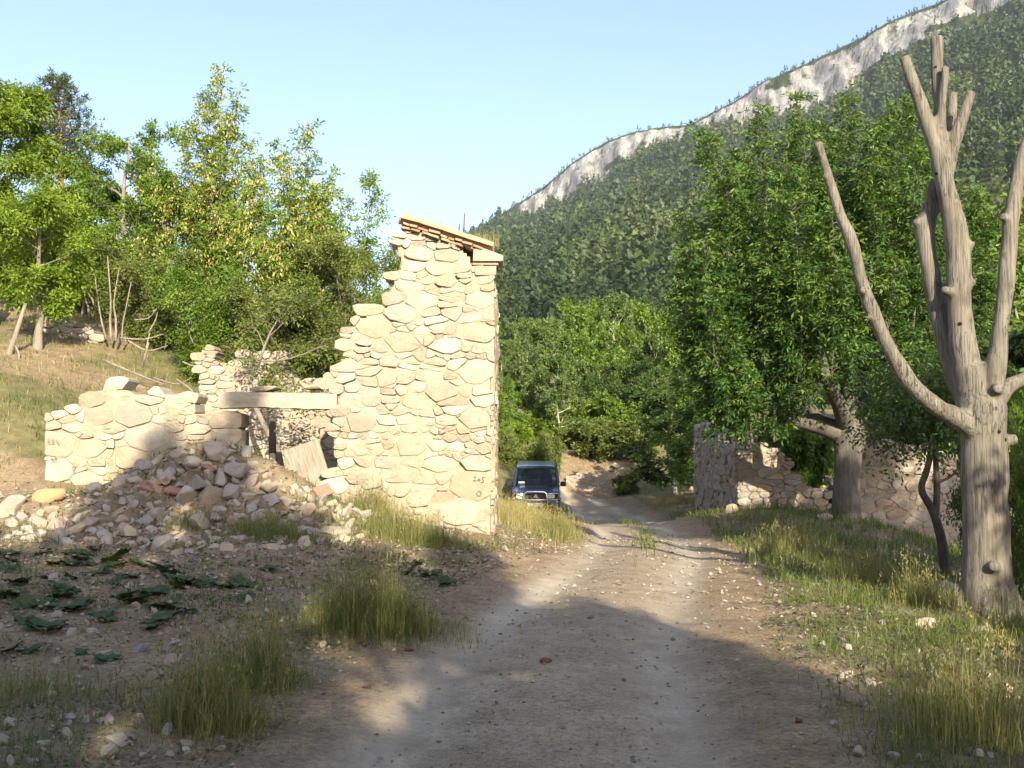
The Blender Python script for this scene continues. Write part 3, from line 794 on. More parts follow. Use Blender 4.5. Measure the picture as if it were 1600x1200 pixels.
# ------------------------------------------------------------------ the forest that covers the mountain (nobody could count it)
def forest():
    rg = np.random.default_rng(101)
    P = np.stack([MX, MY, MZ], -1)
    c = (P[:-1, :-1] + P[:-1, 1:] + P[1:, 1:] + P[1:, :-1]) / 4
    A = np.linalg.norm(np.cross(P[:-1, 1:] - P[:-1, :-1], P[1:, :-1] - P[:-1, :-1]), axis=-1)
    rk = (ROCK[:-1, :-1] + ROCK[1:, 1:]) / 2
    px = CXP + FPX * c[..., 0] / c[..., 1]
    rowi = np.arange(mny - 1)[:, None]
    vis = (px > 560) & (px < 2000) & ~((px < 1050) & (c[..., 1] < 230)) & ~((px > 1440) & (c[..., 1] < np.where(px < 1660, 215, 330)))
    thin = np.where((px > 690) & (px < 1660), 1.0, .22) * np.where((px > 1130) & (px < 1440) & (c[..., 1] < 560), .25, 1.0)
    dens = np.where(c[..., 1] < 400, .022, .028) * (1 - np.clip(rk * 1.5, 0, 1) * .96)
    dens = dens * np.where((rowi >= nslope) & (rowi < nslope + ncl), .9, 1.0) * np.clip(1.15 + 1.2 * fbm2(c[..., 0] * .02, c[..., 1] * .012, 81, 3), .3, 1.6)
    dens = dens * np.where(rowi >= nslope + ncl, 2.0, 1.0)
    dens = dens * thin
    lam = np.where(vis & (c[..., 1] > 190), A * dens, 0)
    k = rg.poisson(lam)
    ii, jj = np.nonzero(k); rep = k[ii, jj]; ii = np.repeat(ii, rep); jj = np.repeat(jj, rep)
    u, v = rg.random(len(ii))[:, None], rg.random(len(ii))[:, None]
    T = (P[ii, jj] * (1 - u) + P[ii, jj + 1] * u) * (1 - v) + (P[ii + 1, jj] * (1 - u) + P[ii + 1, jj + 1] * u) * v
    tpx = CXP + FPX * T[:, 0] / T[:, 1]
    zone = np.where((tpx < 690) | (tpx > 1660), 0, np.where((tpx > 1130) & (tpx < 1440) & (T[:, 1] < 560), 1, np.where(ii >= nslope + ncl, 2, 3)))
    print('forest zones', np.bincount(zone, minlength=4))
    keep = np.ones(len(T), bool)
    for z_, most in ((0, 2600), (1, 1200), (2, 7500), (3, 12500)):
        w_ = np.nonzero(zone == z_)[0]
        if len(w_) > most: keep[rg.choice(w_, len(w_) - most, replace=False)] = False
    T = T[keep]; ii = ii[keep]
    cliffrow = (ii >= nslope) & (ii < nslope + ncl)
    sz = np.clip(rg.lognormal(-.08, .32, len(T)), .4, 1.8) * np.where(cliffrow, .5, 1.0) * np.where(ii >= nslope + ncl, .42, 1.0)
    # templates: clumps of cards in a rounded cone, three levels of detail
    def template(n, card, H=9.0, R=2.3):
        z = rg.random(n) ** .8; rad = R * np.sqrt(np.clip(1.0 - z, 0.03, 1)) * np.minimum(1, .5 + 2.5 * z) * np.sqrt(rg.random(n)) ** .6
        a = rg.random(n) * 2 * math.pi
        C = np.stack([rad * np.cos(a), rad * np.sin(a), H * (.22 + .78 * z)], 1)
        out = nrm(C - np.array([0, 0, H * .45])); d = nrm(out * .6 + rg.normal(size=(n, 3)) * .6)
        s = card * (.6 + .8 * rg.random(n))
        return leaf_quads(C - d * (s * .5)[:, None], d, s, s * .8, nrm(out * 1.3 + rg.normal(size=(n, 3)) * .5), rg, .1).reshape(n, 4, 3)
    allV, allR = [], []
    for lo, hi, n, card in ((0, 360, 70, 1.2), (360, 620, 38, 1.55), (620, 5000, 20, 2.0)):
        tm = [template(n, card, R=r_, H=h_) for r_, h_ in ((2.3, 9.), (1.7, 10.), (2.9, 8.), (2.1, 9.5), (3.2, 7.5))]
        sel = np.nonzero((T[:, 1] >= lo) & (T[:, 1] < hi))[0]
        for q in range(5):
            s = sel[q::5]
            if not len(s): continue
            a = rg.random(len(s)) * 2 * math.pi; ca, sa = np.cos(a), np.sin(a)
            V = tm[q][None] * sz[s][:, None, None, None] * np.stack([*([rg.uniform(.7, 1.25, len(s))] * 2), rg.uniform(.8, 1.3, len(s))], -1)[:, None, None, :]
            X = V[..., 0] * ca[:, None, None] - V[..., 1] * sa[:, None, None]; Yy = V[..., 0] * sa[:, None, None] + V[..., 1] * ca[:, None, None]
            V = np.stack([X, Yy, V[..., 2]], -1) + (T[s] - np.array([0, 0, .9]))[:, None, None, :]
            allV.append(V.reshape(-1, 3))
            tone = np.clip(.38 + 1.5 * fbm2(T[s][:, 0] * .015, T[s][:, 1] * .015, 85, 3) + rg.normal(size=len(s)) * .13, 0, 1)
            allR.append(np.clip(np.repeat(tone, n) + rg.normal(size=len(s) * n) * .06, 0, 1))
    V = np.vstack(allV); R = np.concatenate(allR)
    print('forest trees', len(T), 'tris', len(V) // 2)
    link('forest', leaf_mesh('forest', V, R), MAT['forest'], label='dense pine forest covering the mountain slopes', cat='forest', kind='stuff')
forest()

# ------------------------------------------------------------------ rubble masonry
def clip_poly(poly, n, d):
    """keep the side n.x <= d"""
    out = []
    for i in range(len(poly)):
        a, b = poly[i], poly[(i + 1) % len(poly)]
        da, db = a[0] * n[0] + a[1] * n[1] - d, b[0] * n[0] + b[1] * n[1] - d
        if da <= 0: out.append(a)
        if (da < 0 < db) or (db < 0 < da):
            t = da / (da - db); out.append((a[0] + (b[0] - a[0]) * t, a[1] + (b[1] - a[1]) * t))
    return out

def inside(poly, x, y):
    poly = np.asarray(poly); x = np.asarray(x); y = np.asarray(y); r = np.zeros(np.shape(x), bool)
    for i in range(len(poly)):
        (x0, y0), (x1, y1) = poly[i], poly[(i + 1) % len(poly)]
        c = ((y0 > y) != (y1 > y)) & (x < (x1 - x0) * (y - y0) / (y1 - y0 + 1e-12) + x0)
        r ^= c
    return r

def edge_dist(poly, x, y, skip=()):
    best = np.full(np.shape(x), 1e9)
    for i in range(len(poly)):
        if i in skip: continue
        (x0, y0), (x1, y1) = poly[i], poly[(i + 1) % len(poly)]
        dx, dy = x1 - x0, y1 - y0
        t = np.clip(((x - x0) * dx + (y - y0) * dy) / (dx * dx + dy * dy + 1e-12), 0, 1)
        best = np.minimum(best, np.hypot(x - x0 - t * dx, y - y0 - t * dy))
    return best

def stone_mesh(poly, depth, proud, rg, tilt=.10, rough=.02, flat=False, gap=.007):
    """one block: rounded outline, back at -depth, face at +proud; coordinates (s, out, z) round its own centre"""
    p = np.array(poly); c = p.mean(0); p = p - c
    r = np.linalg.norm(p, axis=1, keepdims=True); p = p * np.maximum(.6, 1 - gap / np.maximum(r, .03))
    for it_ in range(1):
        q = .20 if not flat else .09
        p = np.stack([p * (1 - q) + np.roll(p, -1, 0) * q, p * q + np.roll(p, -1, 0) * (1 - q)], 1).reshape(-1, 2)
        if len(p) > 13: break
    while len(p) > 12: p = np.delete(p, rg.integers(len(p)), 0)
    size = math.sqrt(np.abs(np.ptp(p[:, 0]) * np.ptp(p[:, 1])))
    n = len(p); th = np.arctan2(p[:, 1], p[:, 0])
    p = p * (1 + (.05 if not flat else .012) * (vn2(th * 2.1, th * 0 + rg.random() * 50, 3) - .5) * 2)[:, None]
    tx, tz = rg.normal(size=2) * tilt * (0.15 if flat else 1)
    def ring(sc, out, jit):
        q = p * sc; o = out + q[:, 0] * tx + q[:, 1] * tz + rg.normal(size=n) * jit
        return np.stack([q[:, 0], -o, q[:, 1]], 1)
    b = min(.018, size * .06)
    R0 = ring(.97, -depth, 0); R0[:, 1] = depth
    R1 = ring(1.0, proud - b, rough * .3); R2 = ring(.94, proud - b * .28, rough * .45); R4 = ring(.42, proud + size * (.006 if flat else .006), rough * (.3 if flat else .45))
    ctr = np.array([[0, -(proud + size * (.007 if flat else .008)), 0]])
    V = np.vstack([R0, R1, R2, R4, ctr]); Q = []; T = []
    for k in range(3):
        for i in range(n):
            j = (i + 1) % n; Q.append([k * n + i, k * n + j, (k + 1) * n + j, (k + 1) * n + i])
    for i in range(n): T.append([3 * n + i, 3 * n + (i + 1) % n, 4 * n])
    return V, Q, T, c

def masonry(parent, origin, ang, outline, thick, size, seed, mat='stone', mortar='mortar', straight=(), fixed=(), proud=(.0, .045), aniso=.62, rag=.0,
            mort_lvl=-.006, mort_amp=.08, name='wall', core_inset=.07, holes=()):
    """a rubble wall: mortar core (part) with every stone a child; outline in wall coordinates (s along, z up);
    straight = indices of outline edges kept straight; fixed = (s, z, weight) hand-placed big stones"""
    rg = np.random.default_rng(seed)
    W = link(name, None, None, parent); W.location = origin; W.rotation_euler = (0, 0, ang)
    O = [tuple(q) for q in outline]; Oa = np.array(O)
    x0, z0 = Oa.min(0) - size; x1, z1 = Oa.max(0) + size
    # rough courses: rows of uneven height, stones of uneven width, big blocks by hand
    S = [(q, z, w * size * .5, 1, w * size * .66, w * size * .46) for (q, z, w) in fixed]
    zr = z0
    while zr < z1:
        h = size * rg.uniform(.42, 1.2); q = x0 + rg.uniform(-.3, 0)
        while q < x1:
            w = h * rg.uniform(.8, 2.3) if rg.random() < .85 else h * rg.uniform(2.3, 3.2)
            c_, zz = q + w / 2, zr + h / 2 + rg.normal() * h * .17 + .10 * math.sin(q * 1.1 + seed) * size
            ok = all(not (abs(c_ - f[0]) < f[4] * .92 and abs(zz - f[1]) < f[5] * .95) for f in S if f[3])
            if ok:
                if rg.random() < .22 and h > size * .6:      # two thin stones instead of one
                    S.append((c_ + rg.normal() * .03, zz + h * .24, (h * .25 + aniso * w * .5) * .5, 0, 0, 0)); S.append((c_ + rg.normal() * .03, zz - h * .24, (h * .25 + aniso * w * .5) * .5, 0, 0, 0))
                else: S.append((c_, zz, (h * .5 + aniso * w * .5) * .5, 0, 0, 0))
            q += w
        zr += h
    SA = np.array(S); keep = inside(O, SA[:, 0], SA[:, 1])
    for hpoly in holes: keep &= ~inside(hpoly, SA[:, 0], SA[:, 1])
    hp = []
    for i in straight:
        (a0, b0), (a1, b1) = O[i], O[(i + 1) % len(O)]
        nx_, ny_ = (b1 - b0), -(a1 - a0); L = math.hypot(nx_, ny_); nx_, ny_ = nx_ / L, ny_ / L
        m = Oa.mean(0)
        if (m[0] - a0) * nx_ + (m[1] - b0) * ny_ > 0: nx_, ny_ = -nx_, -ny_
        hp.append(((nx_, ny_), a0 * nx_ + b0 * ny_))
    ragged = [i for i in range(len(O)) if i not in straight]
    ed = edge_dist(O, SA[:, 0], SA[:, 1], set(straight)) if ragged else np.full(len(SA), 9.)
    made = 0
    for i in np.nonzero(keep)[0]:
        a = SA[i]; poly = [(a[0] - size * 2, a[1] - size * 1.6), (a[0] + size * 2, a[1] - size * 1.6), (a[0] + size * 2, a[1] + size * 1.6), (a[0] - size * 2, a[1] + size * 1.6)]
        nb = np.nonzero((np.abs(SA[:, 0] - a[0]) < size * 4.5) & (np.abs(SA[:, 1] - a[1]) < size * 3.6))[0]
        for j in nb:
            if j == i: continue
            b = SA[j]; dx, dz = (b[0] - a[0]) * aniso ** 2, (b[1] - a[1])
            # power bisector in the squeezed metric
            k = ((b[0] ** 2 - a[0] ** 2) * aniso ** 2 + (b[1] ** 2 - a[1] ** 2) + (a[2] ** 2 - b[2] ** 2)) / 2
            poly = clip_poly(poly, (dx, dz), k)
            if len(poly) < 3: break
        if len(poly) < 3: continue
        for (n_, d_) in hp:
            poly = clip_poly(poly, n_, d_)
            if len(poly) < 3: break
        if len(poly) < 3: continue
        pa = np.array(poly)
        if np.ptp(pa[:, 0]) < .04 or np.ptp(pa[:, 1]) < .03: continue
        # drop doubled corners
        pa = pa[np.linalg.norm(pa - np.roll(pa, 1, 0), axis=1) > .012]
        if len(pa) < 3: continue
        edge = ed[i] < size * 1.0
        fl = a[3] > 0
        V, Q, T, c = stone_mesh(pa, thick - rg.uniform(0, .06) if edge else min(thick * .6, .22), (.030 if fl else rg.uniform(*proud)), rg, flat=fl, rough=size * .05)
        me = mesh_np('stone', V, Q, T, False)
        o = link('stone', me, MAT[mat], W); o.location = (c[0], 0, c[1])
        made += 1
    # mortar core: a lumpy front skin, flat back, closed round the rim
    st = min(.075, size * .3)
    sx = np.arange(Oa[:, 0].min(), Oa[:, 0].max() + st, st); sz = np.arange(Oa[:, 1].min(), Oa[:, 1].max() + st, st)
    SX, SZ = np.meshgrid(sx, sz); nzv, nxv = SX.shape
    cx, cz = (SX[:-1, :-1] + st / 2), (SZ[:-1, :-1] + st / 2)
    full = inside(O, cx, cz); 
    for hpoly in holes: full &= ~inside(hpoly, cx, cz)
    full &= edge_dist(O, cx, cz, set(straight)) > core_inset * (.6 + 1.2 * vn2(cx * 5, cz * 5, seed)) if ragged else full
    for (n_, d_) in hp: full &= (cx * n_[0] + cz * n_[1] + st * .75 < d_)
    front = mort_lvl + mort_amp * fbm2(SX * 2.6 + seed, SZ * 2.6, seed + 3, 4) + .045 * fbm2(SX * 9, SZ * 9, seed + 9, 3)
    vid = np.arange(nzv * nxv).reshape(nzv, nxv); nv = nzv * nxv
    VF = np.stack([SX, -front, SZ], -1).reshape(-1, 3); VB = np.stack([SX, np.full_like(SX, thick - .03), SZ], -1).reshape(-1, 3)
    q0 = np.stack([vid[:-1, :-1], vid[:-1, 1:], vid[1:, 1:], vid[1:, :-1]], -1)
    Q = [q0[full], (q0[full] + nv)[:, ::-1]]
    pad = np.pad(full, 1)
    for (dz, dx, e0, e1) in ((0, -1, 3, 0), (0, 1, 1, 2), (-1, 0, 0, 1), (1, 0, 2, 3)):
        open_ = full & ~pad[1 + dz:pad.shape[0] - 1 + dz, 1 + dx:pad.shape[1] - 1 + dx]
        a = q0[open_]; Q.append(np.stack([a[:, e0], a[:, e1], a[:, e1] + nv, a[:, e0] + nv], -1)[:, ::-1])
    Q = np.vstack(Q); u, inv = np.unique(Q, return_inverse=True)
    link('mortar', mesh_np('mortar', np.vstack([VF, VB])[u], inv.reshape(-1, 4), None, True), MAT[mortar], W)
    return W, made

def strokes(parent, lines, to_world, w, name, mat, label=None):
    """hand-painted marks: each polyline becomes a thin ribbon lying on the wall"""
    m = MB()
    for ln in lines:
        p = np.array(ln, float); q = []
        for k in range(len(p) - 1):
            d = p[k + 1] - p[k]; L = np.linalg.norm(d); d = d / L; nn = np.array([-d[1], d[0]]) * w / 2
            quad = [p[k] - nn - d * w * .3, p[k] + nn - d * w * .3, p[k + 1] + nn + d * w * .3, p[k + 1] - nn + d * w * .3]
            lo = [to_world(*c, 0.0) for c in quad]; hi = [to_world(*c, .0015) for c in quad]
            V = np.array(lo + hi)
            m.add(V, [[4, 5, 6, 7], [0, 1, 5, 4], [1, 2, 6, 5], [2, 3, 7, 6], [3, 0, 4, 7]])
    return m.build(name, mat, parent, label=label)
MAT['ink'] = plain('faded_black_paint', (0.13, 0.125, 0.11), .8)

# ------------------------------------------------------------------ the roofless house on the left
YF = 16.5
def fw(px, py):
    p = at(px, py, YF); return (p[0], p[2])
house = thing('ruined_house', 'roofless limestone house ruin with one tall jagged gable end and a timber lintel', 'ruin')
# facade parts share one frame: s = world x, z = world z
tower_px = [(515, 850), (768, 850), (776, 408), (742, 404), (733, 386), (628, 352), (612, 380), (618, 415), (602, 428), (606, 450), (600, 470), (572, 482), (548, 500), (540, 520), (535, 545), (522, 570), (524, 600), (520, 640), (516, 700)]
tower = [fw(*p) for p in tower_px]
def fx(px, py, w):
    s, z = fw(px, py); return (s, z, w)
wt, n = masonry(house, (0, YF, 0), 0, tower, .55, .19, 5, straight=(0, 1, 4), proud=(.0, .05),
                fixed=[fx(738, 760, 2.6), fx(742, 655, 1.8), fx(748, 520, 1.9), fx(745, 580, 2.2), fx(720, 800, 2.4), fx(752, 470, 1.4), fx(585, 510, 2.0), fx(625, 535, 1.9), fx(660, 470, 1.6), fx(690, 610, 1.8), fx(560, 660, 1.7), fx(640, 700, 1.7), fx(600, 590, 1.6), fx(700, 540, 1.5)])
tag(wt, 'tall jagged gable wall with a stepped broken edge')
print('tower stones', n)
left_px = [(68, 870), (378, 870), (378, 640), (345, 642), (318, 640), (300, 622), (262, 606), (238, 602), (205, 612), (180, 597), (150, 602), (130, 620), (95, 636), (70, 650)]
wl, n = masonry(house, (0, YF + .003, 0), 0, [fw(*p) for p in left_px], .55, .215, 11, straight=(0, 1, 13), proud=(-.0, .06),
                fixed=[fx(88, 692, 2.2), fx(86, 735, 1.8), fx(205, 648, 2.0), fx(232, 685, 2.3), fx(158, 650, 1.7), fx(352, 656, 1.6), fx(354, 682, 1.5), fx(205, 715, 1.9), fx(140, 700, 1.6)])
tag(wl, 'low broken front wall with a number painted at its end')
print('left stones', n)
# stones bedded above the lintel, rising to the gable
over_px = [(385, 612), (527, 612), (527, 570), (505, 586), (492, 604), (470, 606), (440, 608), (420, 608)]
wo_, n = masonry(house, (0, YF + .006, 0), 0, [fw(380, 612), fw(530, 612), fw(530, 572), fw(508, 582), fw(490, 596), fw(470, 603), fw(430, 605), fw(395, 606)], .5, .19, 13, straight=(0, 1), proud=(0, .05), core_inset=.03)
# lintel beam
b0, b1 = at(343, 625, YF), at(527, 626, YF)
lb = MB(); kx = 26; Lb = b1[0] - b0[0]; rgl = np.random.default_rng(3); prof = np.array([(-.17, -.125), (-.17, .0), (-.165, .12), (-.06, .135), (.08, .13), (.17, .125), (.17, -.125), (.05, -.132), (-.07, -.13)])
sec = [np.stack([np.full(9, -Lb / 2 + Lb * i / kx), prof[:, 0] * (1 + .02 * math.sin(i * .7)) + rgl.normal(size=9) * .004, prof[:, 1] * (1 + .03 * math.sin(i * .33 + 1)) + rgl.normal(size=9) * .004 + .012 * math.sin(i * .19)], 1) for i in range(kx + 1)]
lb.add(np.vstack(sec), [[i * 9 + j, i * 9 + (j + 1) % 9, (i + 1) * 9 + (j + 1) % 9, (i + 1) * 9 + j] for i in range(kx) for j in range(9)])
for e in (0, kx): lb.add(np.vstack([sec[e], sec[e].mean(0)]), None, [[j, (j + 1) % 9, 9] for j in range(9)])
lint = lb.build('lintel', MAT['beam'], house); lint.location = ((b0[0] + b1[0]) / 2, YF + .10, (b0[2] + b1[2]) / 2 - .005)
tag(lint, 'weathered grey timber lintel spanning the doorway')
# return wall behind the right corner, seen edge-on
xr = at(772, 600, YF)[0]
side = [(0.02, 0.0), (4.3, 0.3), (4.3, 4.62), (0.02, 4.62)]
wr, n = masonry(house, (xr + .0, YF + .05, 0), math.pi / 2, [(.5, .1), (4.2, .3), (4.2, 4.55), (.5, 4.55)], .5, .24, 17, straight=(0, 1, 2, 3), proud=(-.03, .01))
# rear wall, seen above the lintel and through the doorway
YB = 20.6
def bw(px, py):
    p = at(px, py, YB); return (p[0], p[2])
wb, n = masonry(house, (0, YB, 0), 0, [bw(305, 730), bw(560, 760), bw(560, 600), bw(500, 596), bw(445, 580), bw(440, 548), bw(415, 552), bw(385, 546), bw(370, 560), bw(340, 566), bw(333, 545), bw(313, 541), bw(306, 560)], .5, .19, 19, straight=(0, 1), proud=(0, .06))
tag(wb, 'rear wall showing above the lintel')
print('rear', n)
# roof remnant: flat brick course, cornice stones, barrel tiles
roof = link('roof', None, None, house); tag(roof, 'sagging strip of clay roof tiles on the gable')
ra = at(628, 351, YF); rb = at(792, 403, YF)
slope = math.atan2(ra[2] - rb[2], rb[0] - ra[0]); Lr = math.hypot(rb[0] - ra[0], ra[2] - rb[2])
dvec = np.array([math.cos(slope), 0, -math.sin(slope)]); nvec = np.array([math.sin(slope), 0, math.cos(slope)])
rgr = np.random.default_rng(23)
def onroof(u, y, h): return np.array([ra[0], 0, ra[2]]) + dvec * u + nvec * h + np.array([0, y, 0])
rotm = np.array([dvec, [0, 1, 0], nvec]).T
for layer in range(2):
    u = .02 * layer
    while u < Lr - .50:
        w = rgr.uniform(.11, .21)
        for r_ in range(3):
            m = MB(); m.box((0, 0, 0), (w - .018, .30 + rgr.normal() * .015, .034))
            o = m.build('brick', MAT['terracotta'], roof)
            R = Matrix(rotm.tolist()).to_4x4() @ Matrix.Rotation(rgr.normal() * .07, 4, 'Z') @ Matrix.Rotation(rgr.normal() * .05, 4, 'Y')
            o.matrix_local = Matrix.Translation(onroof(u + w / 2, YF + .05 - .02 * layer + r_ * .31 + rgr.normal() * .03, -.03 + .046 * layer + rgr.normal() * .008)) @ R
        u += w
def tile_mesh(conc):
    m = []; k = 7; L = .46
    for end, rad in ((0, .105), (1, .085)):
        for rr_ in (rad, rad - .016):
            for i in range(k):
                a = math.pi * i / (k - 1); m.append([end * L - L / 2, math.cos(a) * rr_, (math.sin(a) * rr_) * (-1 if conc else 1)])
    Q = []
    o0, i0, o1, i1 = 0, k, 2 * k, 3 * k
    for i in range(k - 1):
        Q += [[o0 + i, o1 + i, o1 + i + 1, o0 + i + 1], [i0 + i, i0 + i + 1, i1 + i + 1, i1 + i], [o0 + i, o0 + i + 1, i0 + i + 1, i0 + i], [o1 + i, i1 + i, i1 + i + 1, o1 + i + 1]]
    Q += [[o0, i0, i1, o1], [o0 + k - 1, o1 + k - 1, i1 + k - 1, i0 + k - 1]]
    return mesh_np('tile', np.array(m), Q, None, False)
tile_c, tile_p = tile_mesh(False), tile_mesh(True)
for me in (tile_c, tile_p): me.materials.append(MAT['terracotta'])
for cidx in range(14):
    for conc in (0, 1):
        for r_ in range(5):
            u = .16 + r_ * .385 + rgr.normal() * .02
            if u > Lr - .20: continue
            if rgr.random() < .06 and cidx > 2: continue
            o = link('tile', tile_p if conc else tile_c, None, roof)
            y = YF + .04 + cidx * .205 + (.10 if conc else 0) + rgr.normal() * .008
            R = Matrix(rotm.tolist()).to_4x4() @ Matrix.Rotation(-.045 + rgr.normal() * .02, 4, 'Y') @ Matrix.Rotation(rgr.normal() * .035, 4, 'Z')
            o.matrix_local = Matrix.Translation(onroof(u, y, .135 if conc else .105 + rgr.normal() * .006)) @ R
def block(px0, py0, px1, py1, y0, y1, name, mat, parent, seed=1, Y=YF):
    a = at(px0, py1, Y); b = at(px1, py0, Y); m = MB(); m.box((0, 0, 0), (b[0] - a[0], y1 - y0, b[2] - a[2]))
    o = m.build(name, MAT[mat], parent); o.location = ((a[0] + b[0]) / 2, (y0 + y1) / 2, (a[2] + b[2]) / 2); bevel(o, .018, 2); return o
cs = MB()
pc = [at(740, 391, YF), at(756, 390, YF), at(787, 401, YF), at(786, 410, YF), at(739, 410, YF)]
cs.prism(np.array(pc) * np.array([1, 0, 1]) + np.array([0, YF - .12, 0]), (0, .62, 0)); o = cs.build('cornice_stone', MAT['stone'], house); bevel(o, .015, 2)
o = block(738, 411.5, 779, 415.5, YF - .07, YF + .5, 'cornice_stone', 'stone', house)
o = block(742, 416.5, 775, 431, YF - .052, YF + .45, 'cornice_stone', 'stone', house)
# painted survey marks: number and circle on the gable corner and on the far left end
def on_face(px, py, lift):
    p = at(px, py, YF); return np.array([p[0], YF - .058 - lift, p[2]])
def on_face_l(px, py, lift):
    p = at(px, py, YF); return np.array([p[0], YF - .088 - lift, p[2]])
circ = lambda cx, cy, r: [(cx + r * math.cos(a) * (1 + .06 * math.sin(3 * a)), cy + 1.06 * r * math.sin(a)) for a in np.linspace(0, 2 * math.pi, 15)]
strokes(house, [[(740, 746), (741.5, 744.5), (743.3, 745), (743.5, 747), (742, 749.5), (740, 751), (744.6, 750.6)], [(748.5, 745), (746.6, 749.6), (750.6, 749.4)], [(749.8, 747), (749.4, 752.5)],
                [(757.5, 745.3), (754.4, 745.2), (754.2, 748.6), (756, 750), (756, 752.5), (754.2, 753.6), (752.4, 752.8)], circ(749, 770.8, 3.5)], on_face, .8, 'painted_number', MAT['ink'], 'black hand-painted 245 above a small circle')
strokes(house, [[(76.8, 686.5), (79.0, 686), (80.6, 687), (80.6, 689.5), (78.2, 691.6), (81.8, 692.6)], [(84.2, 686.2), (86.6, 685.8), (87.6, 687.5), (87.2, 690.5), (84.6, 692.4), (88.0, 692)],
                [(93.0, 686.2), (91.8, 690.6), (95.6, 692.6)], [(96.2, 692), (95.4, 695)], circ(88, 716, 3.7)], on_face_l, .8, 'painted_number', MAT['ink'], 'black hand-painted 224 above a small circle')

# ------------------------------------------------------------------ roadside ruin on the right
ruin = thing('ruined_house', 'crumbling grey stone house ruin behind the leafy pollard tree, right of the track', 'ruin')
YR = 27.0
def rw(px, py, Y=YR):
    p = at(px, py, Y); return (p[0], p[2])
w1, n = masonry(ruin, (0, YR, 0), 0, [rw(1152, 815), rw(1300, 830), rw(1300, 770), rw(1278, 764), rw(1255, 752), rw(1242, 742), rw(1232, 716), rw(1215, 706), rw(1200, 694), rw(1180, 684), rw(1178, 652), rw(1166, 646), rw(1150, 648)], .55, .21, 31, mat='stone_old', mortar='mortar_grey', straight=(0, 12), proud=(0, .07), mort_lvl=-.01)
print('ruin front', n)
w2, n = masonry(ruin, (0, YR, 0), 0, [rw(1300, 840), rw(1500, 885), rw(1498, 712), rw(1470, 700), rw(1440, 696), rw(1400, 690), rw(1380, 684), rw(1342, 690), rw(1320, 720), rw(1302, 770)], .5, .20, 37, mat='stone_old', mortar='mortar_grey', straight=(0,), proud=(0, .05), mort_lvl=.0)
tag(w2, 'stretch of coursed wall behind the tree trunk')
print('ruin right', n)
# side wall running back from the near corner, with grey plaster
xs = at(1150, 700, YR)[0]
zt = at(1150, 650, YR)[2]
ws, n = masonry(ruin, (xs, YR + 6.2, 0), -math.pi / 2, [(0, -.6), (6.1, -.6), (6.1, zt), (5.75, zt - .05), (5.5, zt - .5), (5.0, zt - .75), (4.4, zt - .8), (3.8, zt - .5), (3.2, zt - .3), (2.2, zt - .22), (1.0, zt - .1), (0, zt - .2)], .5, .24, 41, mat='stone_old', mortar='plaster', straight=(0, 1, 11), proud=(-.01, .06), mort_lvl=-.015, mort_amp=.17)
tag(ws, 'side wall with flaking grey plaster')
YR2 = 33.0
w3, n = masonry(ruin, (0, YR2, 0), 0, [rw(1225, 770, YR2), rw(1320, 770, YR2), rw(1316, 700, YR2), rw(1300, 704, YR2), rw(1285, 690, YR2), rw(1276, 672, YR2), rw(1240, 671, YR2), rw(1228, 690, YR2)], .5, .24, 43, mat='stone', mortar='mortar', straight=(0,), proud=(0, .05))
tag(w3, 'sunlit broken rear wall')

# ------------------------------------------------------------------ low walls far off
dw = thing('retaining_wall', 'low grey stone retaining wall on the far side of the bend, behind the car', 'wall')
a = at(884, 768, 51.5); b = at(972, 768, 51.5)
masonry(dw, (0, 51.5, 0), 0, [(a[0], -1.0), (b[0], -1.0), (b[0], at(0, 743, 51.5)[2]), ((a[0] + b[0]) / 2, at(0, 740, 51.5)[2]), (a[0], at(0, 742, 51.5)[2])], .5, .27, 47, mat='stone_old', mortar='mortar_grey', straight=(0, 1, 4), proud=(-.01, .05))
tw = thing('terrace_wall', 'dark dry-stone terrace wall below the trees on the left slope', 'wall')
def tww(px, py): p = at(px, py, 25.5); return (p[0], p[2])
masonry(tw, (0, 25.5, 0), 0, [tww(55, 575), tww(160, 590), tww(152, 528), tww(140, 512), tww(110, 506), tww(80, 498), tww(55, 490)], .6, .22, 53, mat='stone_old', mortar='mortar_grey', straight=(0,), proud=(0, .08), mort_lvl=-.05)

# ------------------------------------------------------------------ loose stones
def ico(sub):
    t = (1 + 5 ** .5) / 2
    V = nrm(np.array([[-1, t, 0], [1, t, 0], [-1, -t, 0], [1, -t, 0], [0, -1, t], [0, 1, t], [0, -1, -t], [0, 1, -t], [t, 0, -1], [t, 0, 1], [-t, 0, -1], [-t, 0, 1]], float))
    F = [[0, 11, 5], [0, 5, 1], [0, 1, 7], [0, 7, 10], [0, 10, 11], [1, 5, 9], [5, 11, 4], [11, 10, 2], [10, 7, 6], [7, 1, 8], [3, 9, 4], [3, 4, 2], [3, 2, 6], [3, 6, 8], [3, 8, 9], [4, 9, 5], [2, 4, 11], [6, 2, 10], [8, 6, 7], [9, 8, 1]]
    for _ in range(sub):
        V = list(map(tuple, V)); mid = {}; F2 = []
        def m(a, b):
            k = (min(a, b), max(a, b))
            if k not in mid:
                v = nrm(np.array(V[a]) + np.array(V[b])); V.append(tuple(v)); mid[k] = len(V) - 1
            return mid[k]
        for a, b, c in F:
            x, y, z = m(a, b), m(b, c), m(c, a); F2 += [[a, x, z], [b, y, x], [c, z, y], [x, y, z]]
        F = F2; V = np.array(V)
    return np.array(V), np.array(F)
